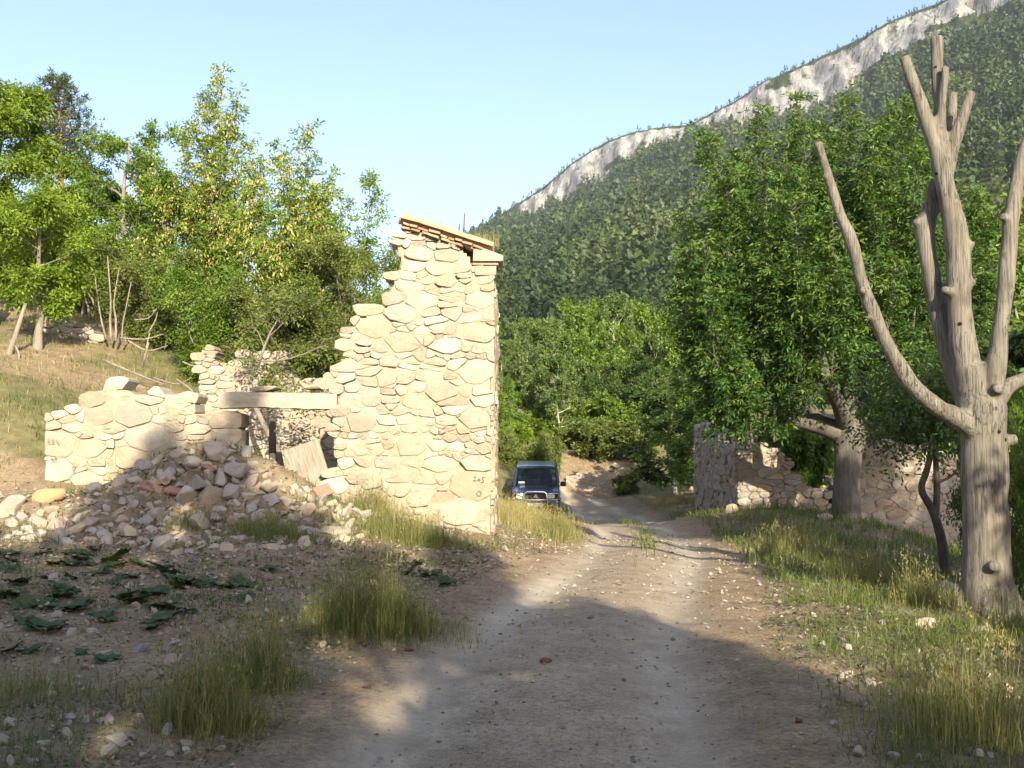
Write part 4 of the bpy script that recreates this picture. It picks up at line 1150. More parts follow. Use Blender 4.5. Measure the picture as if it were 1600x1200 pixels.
def rock_shape(seed, sub=2, facets=12, flat=.75):
    rg = np.random.default_rng(seed); V, F = ico(sub)
    V = V.copy()
    for _ in range(facets):                      # shave planes off: broken faces
        n_ = nrm(rg.normal(size=3)); d = rg.uniform(.45, .82)
        k = V @ n_ - d; V = V - np.clip(k, 0, None)[:, None] * n_ * .95
    V = V * (1 + .22 * fbm3(V, 1.6, seed, 3))[:, None]
    V = V * np.array([1, rg.uniform(.65, .95), flat * rg.uniform(.75, 1.15)])
    return V, F
ROCKS = []
for s in range(10):
    V, F = rock_shape(200 + s); me = mesh_np('stone', V, None, F, False); me.materials.append(MAT['rubble']); ROCKS.append(me)
ROCKS_PALE = []
for me in ROCKS[:6]:
    c = me.copy(); c.materials.clear(); c.materials.append(MAT['stone']); ROCKS_PALE.append(c)
rgs = np.random.default_rng(303)
def put_rock(p, size, name='stone', parent=None, meshes=None, sink=.28, tilt=.5, **kw):
    meshes = meshes or ROCKS
    o = link(name, meshes[rgs.integers(len(meshes))], None, parent, **kw)
    o.location = (p[0], p[1], p[2] + size * (.62 - sink) * .8); o.rotation_euler = (rgs.normal() * tilt, rgs.normal() * tilt, rgs.uniform(0, 6.28))
    o.scale = (size * rgs.uniform(.85, 1.25), size * rgs.uniform(.8, 1.1), size * rgs.uniform(.75, 1.1))
    return o
heap = thing('rubble_heap', 'heap of fallen wall stones spilling from the doorway towards the track', 'rubble')
zone = [(20, 812), (110, 788), (205, 745), (262, 700), (375, 690), (430, 745), (520, 775), (570, 800), (590, 840), (500, 858), (400, 862), (300, 868), (200, 858), (100, 850), (10, 842)]
cnt = 0; placed = []
tries = 0
while cnt < 285 and tries < 9000:
    tries += 1
    px, py = rgs.uniform(5, 595), rgs.uniform(690, 868)
    if not inside(zone, np.array([px]), np.array([py]))[0]: continue
    core = math.exp(-((px - 330) / 110) ** 2 - ((py - 765) / 55) ** 2)
    size = rgs.choice([.055, .08, .11, .15, .20], p=[.2, .25, .25, .18, .12]) * (1 + .55 * core)
    if any((px - a) ** 2 + ((py - b) * 1.6) ** 2 < ((size + s) * 60) ** 2 for a, b, s in placed): continue
    p = G(px, py)
    if p[1] > YF - .12: p[1] = YF - .15; p[2] = gz(p[0], p[1])
    put_rock(p, size, parent=heap, meshes=(ROCKS_PALE if rgs.random() < .25 else ROCKS), sink=.5 + .25 * rgs.random())
    placed.append((px, py, size)); cnt += 1
print('rubble', cnt, tries)
# a few stones stacked higher against the wall, brick and tile fragments
for px, py, s in ((335, 706, .24), (372, 735, .22), (300, 722, .2), (345, 748, .19), (395, 752, .17), (420, 765, .16), (262, 742, .17), (312, 756, .2), (288, 775, .22), (362, 770, .17)):
    p = G(px, py + 14); p[1] = min(p[1], YF - .3); p[2] = gz(p[0], p[1]) + .06
    put_rock(p, s, parent=heap, sink=.2)
for px, py, L in ((245, 762, .34), (275, 776, .30), (232, 772, .2), (330, 742, .22), (505, 775, .3), (300, 765, .16)):
    p = G(px, py); m = MB(); m.box((0, 0, 0), (L, .2, .055)); o = m.build('brick', MAT['brick'], heap); bevel(o, .01)
    o.location = (p[0], min(p[1], YF - .3), p[2] + .07); o.rotation_euler = (rgs.normal() * .35 + .4, rgs.normal() * .3, rgs.uniform(-1, 1))
for px, py, s, lab, pale in ((78, 782, .24, 'large orange-brown boulder below the left end of the low wall', 'rust'), (535, 812, .21, 'pale grey boulder lying in grass before the doorway', 'g'), (468, 836, .15, 'tan boulder at the edge of the rubble, right of centre', 'p'),
                             (14, 800, .27, 'big cream boulder at the left edge of the photograph', 'p'), (148, 770, .2, 'flat cream stone beside the orange boulder', 'p'), (200, 838, .16, 'grey stone at the front foot of the rubble', 'g'), (246, 812, .19, 'bluish grey boulder under the brick fragments', 'g'),
                             (1288, 812, .2, 'white stone at the foot of the pollard ash trunk', 'p'), (1478, 935, .33, 'low mossy boulder left of the dead trunk', 'g'), (1538, 992, .12, 'tan broken stone before the dead trunk', 'p'), (1445, 985, .16, 'flat grey stone in the right verge grass', 'g'),
                             (1142, 800, .22, 'rounded boulder below the ruin corner', 'g'), (962, 730, .34, 'pale upright stone above the retaining wall', 'p'), (1012, 752, .3, 'pale rock on the bank right of the retaining wall', 'p'), (540, 955, .09, 'small yellow stone beside the tall grass clump', 'p')):
    p = G(px, py)
    put_rock(p, s, 'boulder', None, ROCKS if pale == 'g' else ROCKS_PALE, .3, .3, label=lab, cat='boulder')
rust = stone_mat('rust_stone', [(0.46, 0.27, 0.13), (0.5, 0.3, 0.15)])
for o in COL.objects:
    if o.name.startswith('boulder') and 'orange-brown' in o.get('label', ''):
        o.data = o.data.copy(); o.data.materials.clear(); o.data.materials.append(rust)

# loose stones scattered on the banks: the largest ones singly, the rest as gravel
ZL = [(0, 870), (430, 870), (560, 900), (740, 880), (720, 930), (560, 1010), (420, 1090), (330, 1200), (0, 1200)]
ZR = [(1185, 960), (1330, 960), (1600, 1010), (1600, 1200), (1330, 1200)]
cl = 0
while cl < 190:
    px, py = rgs.uniform(0, 760), rgs.uniform(868, 1198)
    if not inside(ZL, np.array([px]), np.array([py]))[0]: continue
    p = G(px, py); put_rock(p, rgs.choice([.022, .035, .05, .075], p=[.35, .35, .2, .1]), sink=.35, meshes=ROCKS_PALE if rgs.random() < .35 else ROCKS, label='loose limestone piece on the earth bank left of the track', cat='stone', group='stones on the left bank'); cl += 1
cl = 0
while cl < 60:
    px, py = rgs.uniform(1180, 1600), rgs.uniform(900, 1198)
    if not inside(ZR, np.array([px]), np.array([py]))[0]: continue
    p = G(px, py); put_rock(p, rgs.choice([.025, .04, .06], p=[.5, .35, .15]), sink=.35, meshes=ROCKS_PALE if rgs.random() < .5 else ROCKS, label='loose stone in the grassy verge right of the track', cat='stone', group='stones on the right verge'); cl += 1

def gravel():
    rg = np.random.default_rng(404); tm = []
    OV = np.array([[1, 0, 0], [-1, 0, 0], [0, 1, 0], [0, -1, 0], [0, 0, 1], [0, 0, -1.]]); OF = np.array([[0, 2, 4], [2, 1, 4], [1, 3, 4], [3, 0, 4], [2, 0, 5], [1, 2, 5], [3, 1, 5], [0, 3, 5]])
    for s in range(6): tm.append((OV * rg.uniform(.6, 1.2, (6, 1)) * np.array([1, .85, .65]) + rg.normal(size=(6, 3)) * .12, OF))
    n = 62000
    X = rg.uniform(-9, 9, n); Y = 3.6 + 19 * rg.random(n) ** 1.35
    r = road_d(X, Y); c = fbm2(X * .7, Y * .7, 91, 3)
    pr = np.where(r > .0, .22 + .7 * np.clip(c * 3, 0, 1), np.where(X < np.interp(Y, CYc, CXc), .75, .35))
    fr = np.abs(X) < Y * .56
    k = (rg.random(n) < pr) & fr & (Y < np.where(X < -.3, 16.2, 23))
    X, Y = X[k], Y[k]; r = r[k]; Z = hz(X, Y); n = len(X)
    sz = .006 + .022 * rg.random(n) ** 3; sz *= np.where(r > 0, .95, 1.1); sz *= np.clip(Y / 8, .75, 1.6)
    Vs, Ts, Rn = [], [], []; base = 0
    for q in range(6):
        s = np.arange(q, n, 6); V, F = tm[q]; a = rg.random(len(s)) * 6.28; ca, sa = np.cos(a), np.sin(a)
        X2 = V[None, :, 0] * ca[:, None] - V[None, :, 1] * sa[:, None]; Y2 = V[None, :, 0] * sa[:, None] + V[None, :, 1] * ca[:, None]
        VV = np.stack([X2, Y2, np.broadcast_to(V[None, :, 2], X2.shape)], -1) * sz[s][:, None, None] + np.stack([X[s], Y[s], Z[s] + sz[s] * .35], -1)[:, None]
        Vs.append(VV.reshape(-1, 3)); Ts.append((F[None] + (np.arange(len(s)) * len(V))[:, None, None]).reshape(-1, 3) + base); base += len(s) * len(V)
        Rn.append(np.repeat(rg.random(len(s)), len(F)))
    m, nt, out = new_mat('gravel')
    cc = ramp(nt, attr(nt, 'rnd'), [(0, (0.12, 0.10, 0.075)), (.4, (0.23, 0.195, 0.145)), (.85, (0.38, 0.335, 0.265)), (1, (0.24, 0.15, 0.10))])
    finish(nt, out, cc, .9)
    link('gravel', mesh_np('gravel', np.vstack(Vs), None, np.vstack(Ts), False, fattr={'rnd': np.concatenate(Rn)}), m, kind='stuff', label='fine gravel strewn over track and banks', cat='gravel')
gravel()
# dark fir cones and a clod lying on the track
for px, py, s, lab in ((851, 1037, .055, 'flattened brown clod lying mid-track'), (573, 1076, .035, 'small dark brown lump at the left edge of the track'), (1249, 1130, .03, 'small dark lump near the right edge of the track'), (640, 1018, .04, 'brown lump on the bank beside the tall grass')):
    p = G(px, py); V, F = rock_shape(int(px), 1, 6, .5); V = V * (1 + .3 * np.random.default_rng(int(px)).random(len(V)))[:, None] * np.array([1, .7, .8]) * s
    o = link('clod', mesh_np('clod', V, None, F, False), plain('brown_clod', (0.13, 0.065, 0.035), .95, nscale=20), label=lab, cat='clod'); o.location = (p[0], p[1], p[2] + s * .25); o.rotation_euler = (0, 0, rgs.random())

# ------------------------------------------------------------------ doorway timber, posts
bd = MB(); bd.box((0, 0, .45), (.62, .05, .92))
pb = at(487, 775, 16.3)
board = bd.build('wooden_board', MAT['board'], None, label='weathered wooden board leaning inside the doorway', cat='board')
board.location = (pb[0] + .0, 16.62, pb[2] + .02); board.rotation_euler = (-.35, -.34, .1); bevel(board, .008)
p0 = at(425, 700, 18.2)
po = MB(); po.tube(np.array([[0, 0, -.4], [.01, .0, .6], [-.005, .02, 1.4]]), [.075, .07, .06], 7)
post = po.build('wooden_post', MAT['bark_dark'], None, True, label='short dark post standing inside the roofless house', cat='post'); post.location = (p0[0], 18.2, gz(p0[0], 18.2))
# thin poles sticking up behind the roof
for px, y0, y1, lab in ((726, 365, 333, 'longer thin dark stick standing behind the tiled roof'), (718, 366, 350, 'shorter thin stick beside the longer one behind the roof')):
    a = at(px - 2, y0 + 6, 18.2); b = at(px, y1, 18.2); m = MB(); m.tube(np.array([a, b]), [.014, .010], 6)
    m.build('roof_stick', MAT['bark_dark'], None, True, label=lab, cat='stick')

# ------------------------------------------------------------------ dead pollard tree (bare trunk and sawn limbs)
YD = 11.0
def dp(px, py, dy=0.0): return at(px, py, YD + dy)
gd = gz(*dp(1543, 965)[:2])
def spline(P, R, k=6):
    P = np.array(P, float); R = np.array(R, float); n = len(P); t = np.arange(n); tt = np.linspace(0, n - 1, (n - 1) * k + 1)
    Pm = np.vstack([2 * P[0] - P[1], P, 2 * P[-1] - P[-2]]); out = []
    for x in tt:
        i = min(int(x), n - 2); f = x - i; a, b, c, d = Pm[i], Pm[i + 1], Pm[i + 2], Pm[i + 3]
        out.append(.5 * ((2 * b) + (-a + c) * f + (2 * a - 5 * b + 4 * c - d) * f * f + (-a + 3 * b - 3 * c + d) * f ** 3))
    return np.array(out), np.interp(tt, t, R)
limbs = {
 'trunk': ([dp(1545, 1000), dp(1545, 962), dp(1543, 920), dp(1541, 850), dp(1538, 760), dp(1537, 690), dp(1532, 640), dp(1522, 600), dp(1515, 570)], [.345, .33, .315, .30, .275, .268, .29, .26, .20]),
 'limb': ([dp(1518, 610), dp(1506, 545), dp(1500, 480), dp(1497, 425), dp(1496, 380), dp(1482, 310), dp(1465, 240), dp(1440, 165), dp(1413, 88)], [.2, .178, .17, .172, .165, .13, .11, .092, .07]),
 'limb.001': ([dp(1472, 255, .02), dp(1468, 190, .05), dp(1464, 120, .08), dp(1463, 57, .1)], [.10, .085, .078, .088]),
 'limb.002': ([dp(1469, 200, .0), dp(1472, 160, -.03), dp(1477, 104, -.06)], [.06, .055, .05]),
 'limb.003': ([dp(1478, 275, .05), dp(1494, 210, .0), dp(1507, 172, -.04), dp(1517, 143, -.06)], [.10, .085, .075, .072]),
 'limb.004': ([dp(1480, 290, .15), dp(1485, 220, .3), dp(1489, 145, .38)], [.08, .075, .068]),
 'limb.005': ([dp(1512, 625, .12), dp(1490, 575, .2), dp(1472, 500, .28), dp(1455, 430, .3), dp(1445, 362, .32), dp(1455, 320, .3), dp(1464, 280, .22)], [.17, .15, .145, .135, .13, .115, .085]),
 'limb.006': ([dp(1535, 680, -.02), dp(1505, 658, -.1), dp(1470, 640, -.18), dp(1435, 612, -.25), dp(1408, 578, -.3), dp(1385, 535, -.34), dp(1362, 480, -.38), dp(1345, 430, -.4), dp(1330, 380, -.42), dp(1311, 330, -.44), dp(1298, 285, -.46), dp(1278, 222, -.5)], [.2, .16, .125, .115, .108, .1, .092, .085, .084, .075, .066, .055]),
 'limb.007': ([dp(1545, 640, -.05), dp(1552, 595, -.15), dp(1560, 540, -.2), dp(1570, 460, -.24), dp(1577, 380, -.26), dp(1580, 335, -.27), dp(1592, 270, -.28), dp(1616, 180, -.3)], [.16, .135, .12, .112, .105, .108, .09, .07]),
 'limb.008': ([dp(1548, 640, .05), dp(1575, 605, .02), dp(1605, 590, .0), dp(1650, 562, -.05), dp(1690, 500, -.05)], [.15, .11, .1, .09, .07]),
}
stubs = [('limb.005', dp(1445, 362, .32), dp(1430, 343, .3), .07, .055), ('limb', dp(1505, 400), dp(1522, 378, -.08), .05, .03), ('limb', dp(1505, 445), dp(1525, 440, -.05), .06, .04), ('limb.006', dp(1302, 300, -.46), dp(1289, 272, -.5), .045, .04),
         ('limb', dp(1490, 460), dp(1474, 452, -.12), .06, .045), ('limb.007', dp(1578, 345, -.27), dp(1565, 338, -.33), .05, .045), ('trunk', dp(1560, 690), dp(1590, 686, -.06), .09, .05), ('trunk', dp(1553, 888, -.2), dp(1552, 884, -.33), .09, .05),
         ('limb.007', dp(1556, 610, -.2), dp(1560, 606, -.34), .08, .055), ('limb.006', dp(1366, 500, -.38), dp(1340, 492, -.46), .02, .008), ('limb.006', dp(1340, 492, -.46), dp(1316, 490, -.5), .009, .005), ('limb.006', dp(1355, 462, -.39), dp(1345, 452, -.5), .05, .03)]
sk_pts, sk_lab, mbd = [], [], MB()
names = list(limbs)
for nme, (P, R) in limbs.items():
    p, r = spline(P, R); L = np.concatenate([[0], np.cumsum(np.linalg.norm(np.diff(p, axis=0), axis=1))])
    r = r * (1 + .10 * (vn2(L * 4, L * 0 + len(nme) + names.index(nme), 3) - .5) * 2)
    p = p + .025 * np.stack([fbm2(L * 3, L * 0 + names.index(nme), 5, 2), fbm2(L * 3, L * 0 + 9 + names.index(nme), 6, 2), L * 0], 1)
    r = r * (.86 if nme == 'trunk' else .80)
    mbd.tube(p, r, 16); sk_pts.append(p); sk_lab += [names.index(nme)] * len(p)
for nme, a, b, r0, r1 in stubs:
    mbd.tube(np.array([a, (a + b) / 2, b]), [r0, (r0 + r1) / 2, r1], 9); sk_pts.append(np.array([a, b])); sk_lab += [names.index(nme)] * 2
for ang in np.arange(5) * 1.3 + .4:          # root flare
    c = dp(1545, 965); d = np.array([math.cos(ang), math.sin(ang), 0]); mbd.tube(np.array([c + d * .12 + [0, 0, .55], c + d * .27 + [0, 0, .15], c + d * .5 + [0, 0, -.2]]), [.08, .09, .05], 8)
sk_pts = np.vstack(sk_pts); sk_lab = np.array(sk_lab)
tmp = bpy.data.objects.new('tmp', mbd.mesh('tmp')); COL.objects.link(tmp)
rm = tmp.modifiers.new('r', 'REMESH'); rm.mode = 'VOXEL'; rm.voxel_size = .021
sm = tmp.modifiers.new('s', 'SMOOTH'); sm.factor = .5; sm.iterations = 4
dg = bpy.context.evaluated_depsgraph_get(); em = bpy.data.meshes.new_from_object(tmp.evaluated_get(dg))
V = np.empty(len(em.vertices) * 3, np.float32); em.vertices.foreach_get('co', V); V = V.reshape(-1, 3).astype(float)
NV = np.empty(len(em.vertices) * 3, np.float32); em.vertices.foreach_get('normal', NV); NV = NV.reshape(-1, 3).astype(float)
nl = len(em.loops); LI = np.empty(nl, np.int32); em.loops.foreach_get('vertex_index', LI); Qd = LI.reshape(-1, 4)
bpy.data.objects.remove(tmp)
# flutes and knots running along the grain
V = V + NV * (.013 * fbm3(V * np.array([1, 1, .16]), 7.5, 3, 3) + .006 * fbm3(V * np.array([1, 1, .3]), 22, 7, 2))[:, None]
lab = np.empty(len(V), int)
for i in range(0, len(V), 4000):
    lab[i:i + 4000] = sk_lab[np.argmin(((V[i:i + 4000, None] - sk_pts[None]) ** 2).sum(-1), 1)]
fl = lab[Qd[:, 0]]
dead = thing('dead_tree', 'bare dead pollard tree with a thick grey trunk and sawn-off limbs', 'tree', (dp(1545, 965)[0], YD, gd))
org = np.array(dead.location)
for k, nme in enumerate(names):
    q = Qd[fl == k]
    if not len(q): continue
    u, inv = np.unique(q, return_inverse=True)
    me = mesh_np(nme.split('.')[0], V[u] - org, inv.reshape(-1, 4), None, True)
    me.normals_split_custom_set_from_vertices(NV[u].astype(np.float32))
    link(nme.split('.')[0], me, MAT['dead'], dead)
# woodpecker holes
hm = plain('hole_dark', (0.015, 0.012, 0.01), 1.0)
for px, py, r in ((1463, 272, .018), (1500, 505, .022), (1461, 104, .014), (1562, 675, .022), (1573, 688, .02)):
    c = dp(px, py, 0); 
    d = nrm(c - CAM); i = np.argmin(np.linalg.norm(np.cross(V - CAM, d), axis=1) + .3 * np.abs((V - CAM) @ d - np.linalg.norm(c - CAM) + .3)); p = V[i]; nn = NV[i]
    m = MB(); m.tube(np.array([p - nn * .03, p + nn * .006]), [r, r], 10); m.build('knot_hole', hm, dead).location = -org

# ------------------------------------------------------------------ parked off-road car (front towards the camera = -Y)
def carpaint():
    m, nt, out = new_mat('dark_blue_paint')
    p = finish(nt, out, ramp(nt, noise(nt, 9, 4, .6, obj_pos(nt)), [(.35, (0.010, 0.020, 0.042)), (.7, (0.022, 0.034, 0.055))]), .32, spec=.5)
    p.inputs['Coat Weight'].default_value = .6; p.inputs['Coat Roughness'].default_value = .15
    return m
CP = carpaint()
M_blk = plain('black_plastic', (0.015, 0.015, 0.016), .6); M_chr = plain('chrome_tube', (0.75, 0.75, 0.76), .22, metal=1.0); M_tyre = plain('tyre_rubber', (0.02, 0.02, 0.02), .9)
M_rim = plain('rim_alloy', (0.45, 0.45, 0.45), .4, metal=.7); M_lens = plain('headlamp_lens', (0.75, 0.78, 0.8), .15, .6); M_amber = plain('amber_lens', (0.55, 0.16, 0.03), .3); M_plate = plain('plate_white', (0.75, 0.74, 0.70), .5); M_red = plain('emblem_red', (0.5, 0.04, 0.04), .4); M_white = plain('emblem_white', (0.8, 0.78, 0.76), .4)
M_seat = plain('seat_cloth', (0.03, 0.03, 0.035), .9); M_paper = plain('paper', (0.55, 0.62, 0.62), .8); M_skirt = plain('lower_body_grey', (0.10, 0.11, 0.12), .5)
def glass():
    m, nt, out = new_mat('window_glass')
    t = N(nt, 'ShaderNodeBsdfTransparent'); t.inputs[0].default_value = (.42, .48, .49, 1); g = N(nt, 'ShaderNodeBsdfGlossy'); g.inputs['Roughness'].default_value = .03
    f = N(nt, 'ShaderNodeFresnel'); f.inputs[0].default_value = 1.5; mx = N(nt, 'ShaderNodeMixShader')
    nt.links.new(f.outputs[0], mx.inputs[0]); nt.links.new(t.outputs[0], mx.inputs[1]); nt.links.new(g.outputs[0], mx.inputs[2]); nt.links.new(mx.outputs[0], out.inputs[0])
    return m
M_gl = glass()
YC = 37.0
cx_ = at(838, 760, YC)[0]
car = thing('parked_car', 'dark blue off-road car parked facing us on the grass verge beyond the tall gable', 'car', (cx_, YC, at(838, 803, YC)[2]), math.radians(-2))
car.rotation_euler[0] = math.radians(3.5)
def loft(secs, cap=True):
    """secs: list of (y, [(x,z)...]) half-outlines mirrored to full rings"""
    m = MB(); rings = []
    for y, half in secs:
        h = [(x, z) for x, z in half]; full = h + [(-x, z) for x, z in reversed(h)]
        rings.append(np.array([[x, y, z] for x, z in full]))
    n = len(rings[0]); V = np.vstack(rings); Q = []
    for k in range(len(rings) - 1):
        for i in range(n): Q.append([k * n + i, k * n + (i + 1) % n, (k + 1) * n + (i + 1) % n, (k + 1) * n + i])
    m.add(V, Q)
    if cap:
        for k in (0, len(rings) - 1):
            c = rings[k].mean(0); m.add(np.vstack([rings[k], c]), None, [[i, (i + 1) % n, n] if k == 0 else [(i + 1) % n, i, n] for i in range(n)])
    return m
def half(w, zb, zt, r=.05, flare=0): return [(w * .5 - .06, zb), (w + flare, zb + .04), (w + flare, zb + .28), (w, zb + .34), (w, zt - r), (w - r, zt), (.3, zt + .012)]
body = loft([(-1.98, half(.78, .52, .96)), (-1.90, half(.82, .46, 1.02)), (-1.55, half(.83, .42, 1.055, flare=.035)), (-1.15, half(.835, .42, 1.08, flare=.035)), (-.85, half(.84, .40, 1.10)), (-.2, half(.845, .38, 1.10)), (.9, half(.845, .38, 1.10)), (1.3, half(.845, .40, 1.10, flare=.035)), (1.75, half(.84, .44, 1.10, flare=.03)), (2.02, half(.80, .50, 1.08))])
o = body.build('body', CP, car, True); bevel(o, .02, 2)
# bonnet with raised centre and scoop
bn = loft([(-1.94, [(.74, .99), (.72, 1.025), (.5, 1.045), (.3, 1.05), (.02, 1.055)]), (-1.4, [(.78, 1.03), (.76, 1.075), (.5, 1.10), (.3, 1.11), (.02, 1.115)]), (-.82, [(.80, 1.06), (.78, 1.10), (.5, 1.13), (.3, 1.14), (.02, 1.145)])]); o = bn.build('bonnet', CP, car, True)
m = MB(); m.box((.22, -1.25, 1.128), (.34, .20, .05), taper=(.9, .6)); sc_ = m.build('bonnet_scoop', CP, car); bevel(sc_, .015); m = MB(); m.box((.22, -1.352, 1.124), (.27, .01, .028)); m.build('air_slot', M_blk, sc_)
# cabin: pillars and roof
def pillar(name, a, b, w, d): 
    m = MB(); m.tube(np.array([a, b]), w, 4); return m.build(name, CP, car)
for s in (-1, 1):
    for (y0, y1, x0, x1) in ((-.80, -.28, .80, .70), (.42, .45, .82, .71), (1.12, 1.12, .82, .715), (1.95, 1.82, .80, .70)):
        pillar('pillar', (s * x0, y0, 1.08), (s * x1, y1, 1.74), .05, 0)
rf = loft([(-.36, [(.66, 1.70), (.67, 1.735), (.62, 1.765), (.3, 1.785), (.02, 1.79)]), (-.2, [(.70, 1.70), (.71, 1.745), (.66, 1.785), (.3, 1.81), (.02, 1.815)]), (.9, [(.72, 1.70), (.73, 1.75), (.67, 1.80), (.3, 1.825), (.02, 1.83)]), (1.86, [(.70, 1.70), (.71, 1.74), (.66, 1.78), (.3, 1.80), (.02, 1.805)])])
o = rf.build('roof', CP, car, True)
m = MB(); m.add([[-.75, -.79, 1.10], [.75, -.79, 1.10], [.655, -.31, 1.71], [-.655, -.31, 1.71]], [[0, 1, 2, 3]]); ws_ = m.build('windscreen', M_gl, car)
m = MB(); m.tube(np.array([[-.55, -.80, 1.12], [-.05, -.76, 1.15]]), .012, 4); m.tube(np.array([[.1, -.80, 1.12], [.6, -.76, 1.15]]), .012, 4); m.build('wiper', M_blk, ws_)
m = MB(); m.box((-.52, -.70, 1.20), (.22, .01, .09)); m.build('paper_slip', M_paper, ws_)
for s in (-1, 1):
    for y0, y1 in ((-.68, .38), (.48, 1.08), (1.16, 1.88)):
        m = MB(); f = .16 if y0 < 0 else 0; m.add([[s * .815, y0, 1.10], [s * .815, y1, 1.10], [s * .712, y1, 1.70], [s * .712, y0 + f * 2.2, 1.70]], [[0, 1, 2, 3]]); m.build('side_window', M_gl, car)
m = MB(); m.add([[-.76, 1.97, 1.10], [.76, 1.97, 1.10], [.66, 1.84, 1.70], [-.66, 1.84, 1.70]], [[0, 1, 2, 3]]); m.build('rear_window', M_gl, car)
# interior seen through the glass
m = MB(); m.box((0, -.62, 1.06), (1.5, .34, .14)); o = m.build('dashboard', M_blk, car); bevel(o, .03)
for s in (-1, 1):
    m = MB(); m.box((s * .37, .35, 1.12), (.50, .16, .62), taper=(.8, .8)); m.box((s * .37, .37, 1.52), (.27, .10, .18), taper=(.85, .8)); o = m.build('seat', M_seat, car); bevel(o, .04, 2)
m = MB(); a = np.linspace(0, 2 * math.pi, 21); m.tube(np.stack([-.37 + .19 * np.cos(a), -.40 - .07 * np.sin(a), 1.20 + .17 * np.sin(a)], 1), .018, 6); m.build('steering_wheel', M_blk, car)
m = MB(); m.box((.02, -.34, 1.62), (.24, .03, .07)); m.build('mirror', M_blk, car)
# front: grille, lamps, bumper, bull bar, plate
m = MB(); m.box((0, -1.985, .86), (.74, .05, .20)); gr = m.build('grille', M_blk, car)
for k in range(4): m = MB(); m.box((0, -2.014, .785 + k * .05), (.70, .012, .014)); m.build('slat', M_skirt, gr)
for k in range(3):
    a = math.pi / 2 + k * 2 * math.pi / 3; d = np.array([math.cos(a), 0, math.sin(a)]); e = np.array([-d[2], 0, d[0]]) * .032; m = MB()
    c = np.array([0, -2.036, .865]); m.prism(np.array([c, c + d * .036 + e, c + d * .075, c + d * .036 - e]), (0, .012, 0)); m.build('emblem', M_white, car)
m = MB(); a = np.linspace(0, 2 * math.pi, 17)[:-1]; m.prism(np.stack([.075 * np.cos(a), np.full(16, -2.020), .865 + .06 * np.sin(a)], 1)[::-1], (0, .006, 0)); m.build('emblem_backing', M_red, car)
for s in (-1, 1):
    m = MB(); m.box((s * .56, -1.975, .865), (.30, .06, .20)); hl = m.build('headlight', M_blk, car); bevel(hl, .01)
    m = MB(); a = np.linspace(0, 2 * math.pi, 17)[:-1]; sq = lambda v: np.sign(v) * np.abs(v) ** .6
    m.prism(np.stack([s * .54 + .125 * sq(np.cos(a)), np.full(16, -2.02), .87 + .085 * sq(np.sin(a))], 1)[::-1], (0, .02, 0)); m.build('lens', M_lens, hl)
    m = MB(); m.box((s * .755, -1.93, .865), (.09, .10, .18)); o = m.build('indicator', M_amber, car); bevel(o, .02)
    m = MB(); m.box((s * .97, -.62, 1.16), (.20, .10, .17)); o = m.build('wing_mirror', M_blk, car); bevel(o, .03, 2)
    m = MB(); m.tube(np.array([[s * .80, -.58, 1.10], [s * .92, -.60, 1.13]]), .02, 5); m.build('mirror_arm', M_blk, car)
m = MB(); m.box((0, -2.06, .62), (1.66, .22, .20)); o = m.build('bumper', M_skirt, car); bevel(o, .04, 2)
m = MB(); m.box((0, -1.95, .44), (1.2, .2, .2)); m.build('sump_guard', M_blk, car)
bb = MB(); rr = .03
bb.tube(np.array([[-.42, -2.24, .48], [-.41, -2.25, .78], [-.37, -2.22, .98], [-.30, -2.21, 1.035], [0, -2.21, 1.045], [.30, -2.21, 1.035], [.37, -2.22, .98], [.41, -2.25, .78], [.42, -2.24, .48]]), rr, 8)
bb.tube(np.array([[-.86, -1.80, .76], [-.82, -2.05, .76], [-.7, -2.18, .76], [0, -2.25, .76], [.7, -2.18, .76], [.82, -2.05, .76], [.86, -1.80, .76]]), rr * .9, 8)
for s in (-1, 1): bb.tube(np.array([[s * .41, -2.24, .96], [s * .6, -2.16, .985], [s * .78, -2.05, .95], [s * .84, -2.0, .76]]), rr * .8, 8)
bb.build('bull_bar', M_chr, car, True)
m = MB(); m.box((0, -2.285, .60), (.52, .012, .115)); pl = m.build('number_plate', M_plate, car)
ct_ = bpy.data.curves.new('t', 'FONT'); ct_.body = 'L 1316 VS'; ct_.size = .105; ct_.align_x = 'CENTER'; ct_.align_y = 'CENTER'; ct_.extrude = .001
to = bpy.data.objects.new('t', ct_); COL.objects.link(to); tm_ = bpy.data.meshes.new_from_object(to.evaluated_get(bpy.context.evaluated_depsgraph_get())); bpy.data.objects.remove(to)
tx = link('plate_letters', tm_, M_blk, pl); tx.location = (0, -2.293, .60); tx.rotation_euler = (math.pi / 2, 0, 0); tx.scale = (.9, 1, 1)
for s in (-1, 1):
    for y in (-1.32, 1.42):
        w = link('wheel', None, None, car); w.location = (s * .74, y, .36)
        m = MB(); prof = [(-.11, .22), (-.12, .31), (-.09, .355), (.09, .355), (.12, .31), (.11, .22)]; k = 22; a = np.arange(k) / k * 2 * math.pi
        V_ = np.vstack([np.stack([np.full(k, x), r * np.cos(a), r * np.sin(a)], 1) for x, r in prof]); Q_ = [[i * k + j, i * k + (j + 1) % k, ((i + 1) % 6) * k + (j + 1) % k, ((i + 1) % 6) * k + j] for i in range(6) for j in range(k)]
        m.add(V_, Q_); m.build('tyre', M_tyre, w, True)
        m = MB(); m.tube(np.array([[-.06, 0, 0], [s * .08, 0, 0]]), [.22, .21], 14); m.tube(np.array([[s * .07, 0, 0], [s * .11, 0, 0]]), [.06, .05], 8); m.build('rim', M_rim, w)

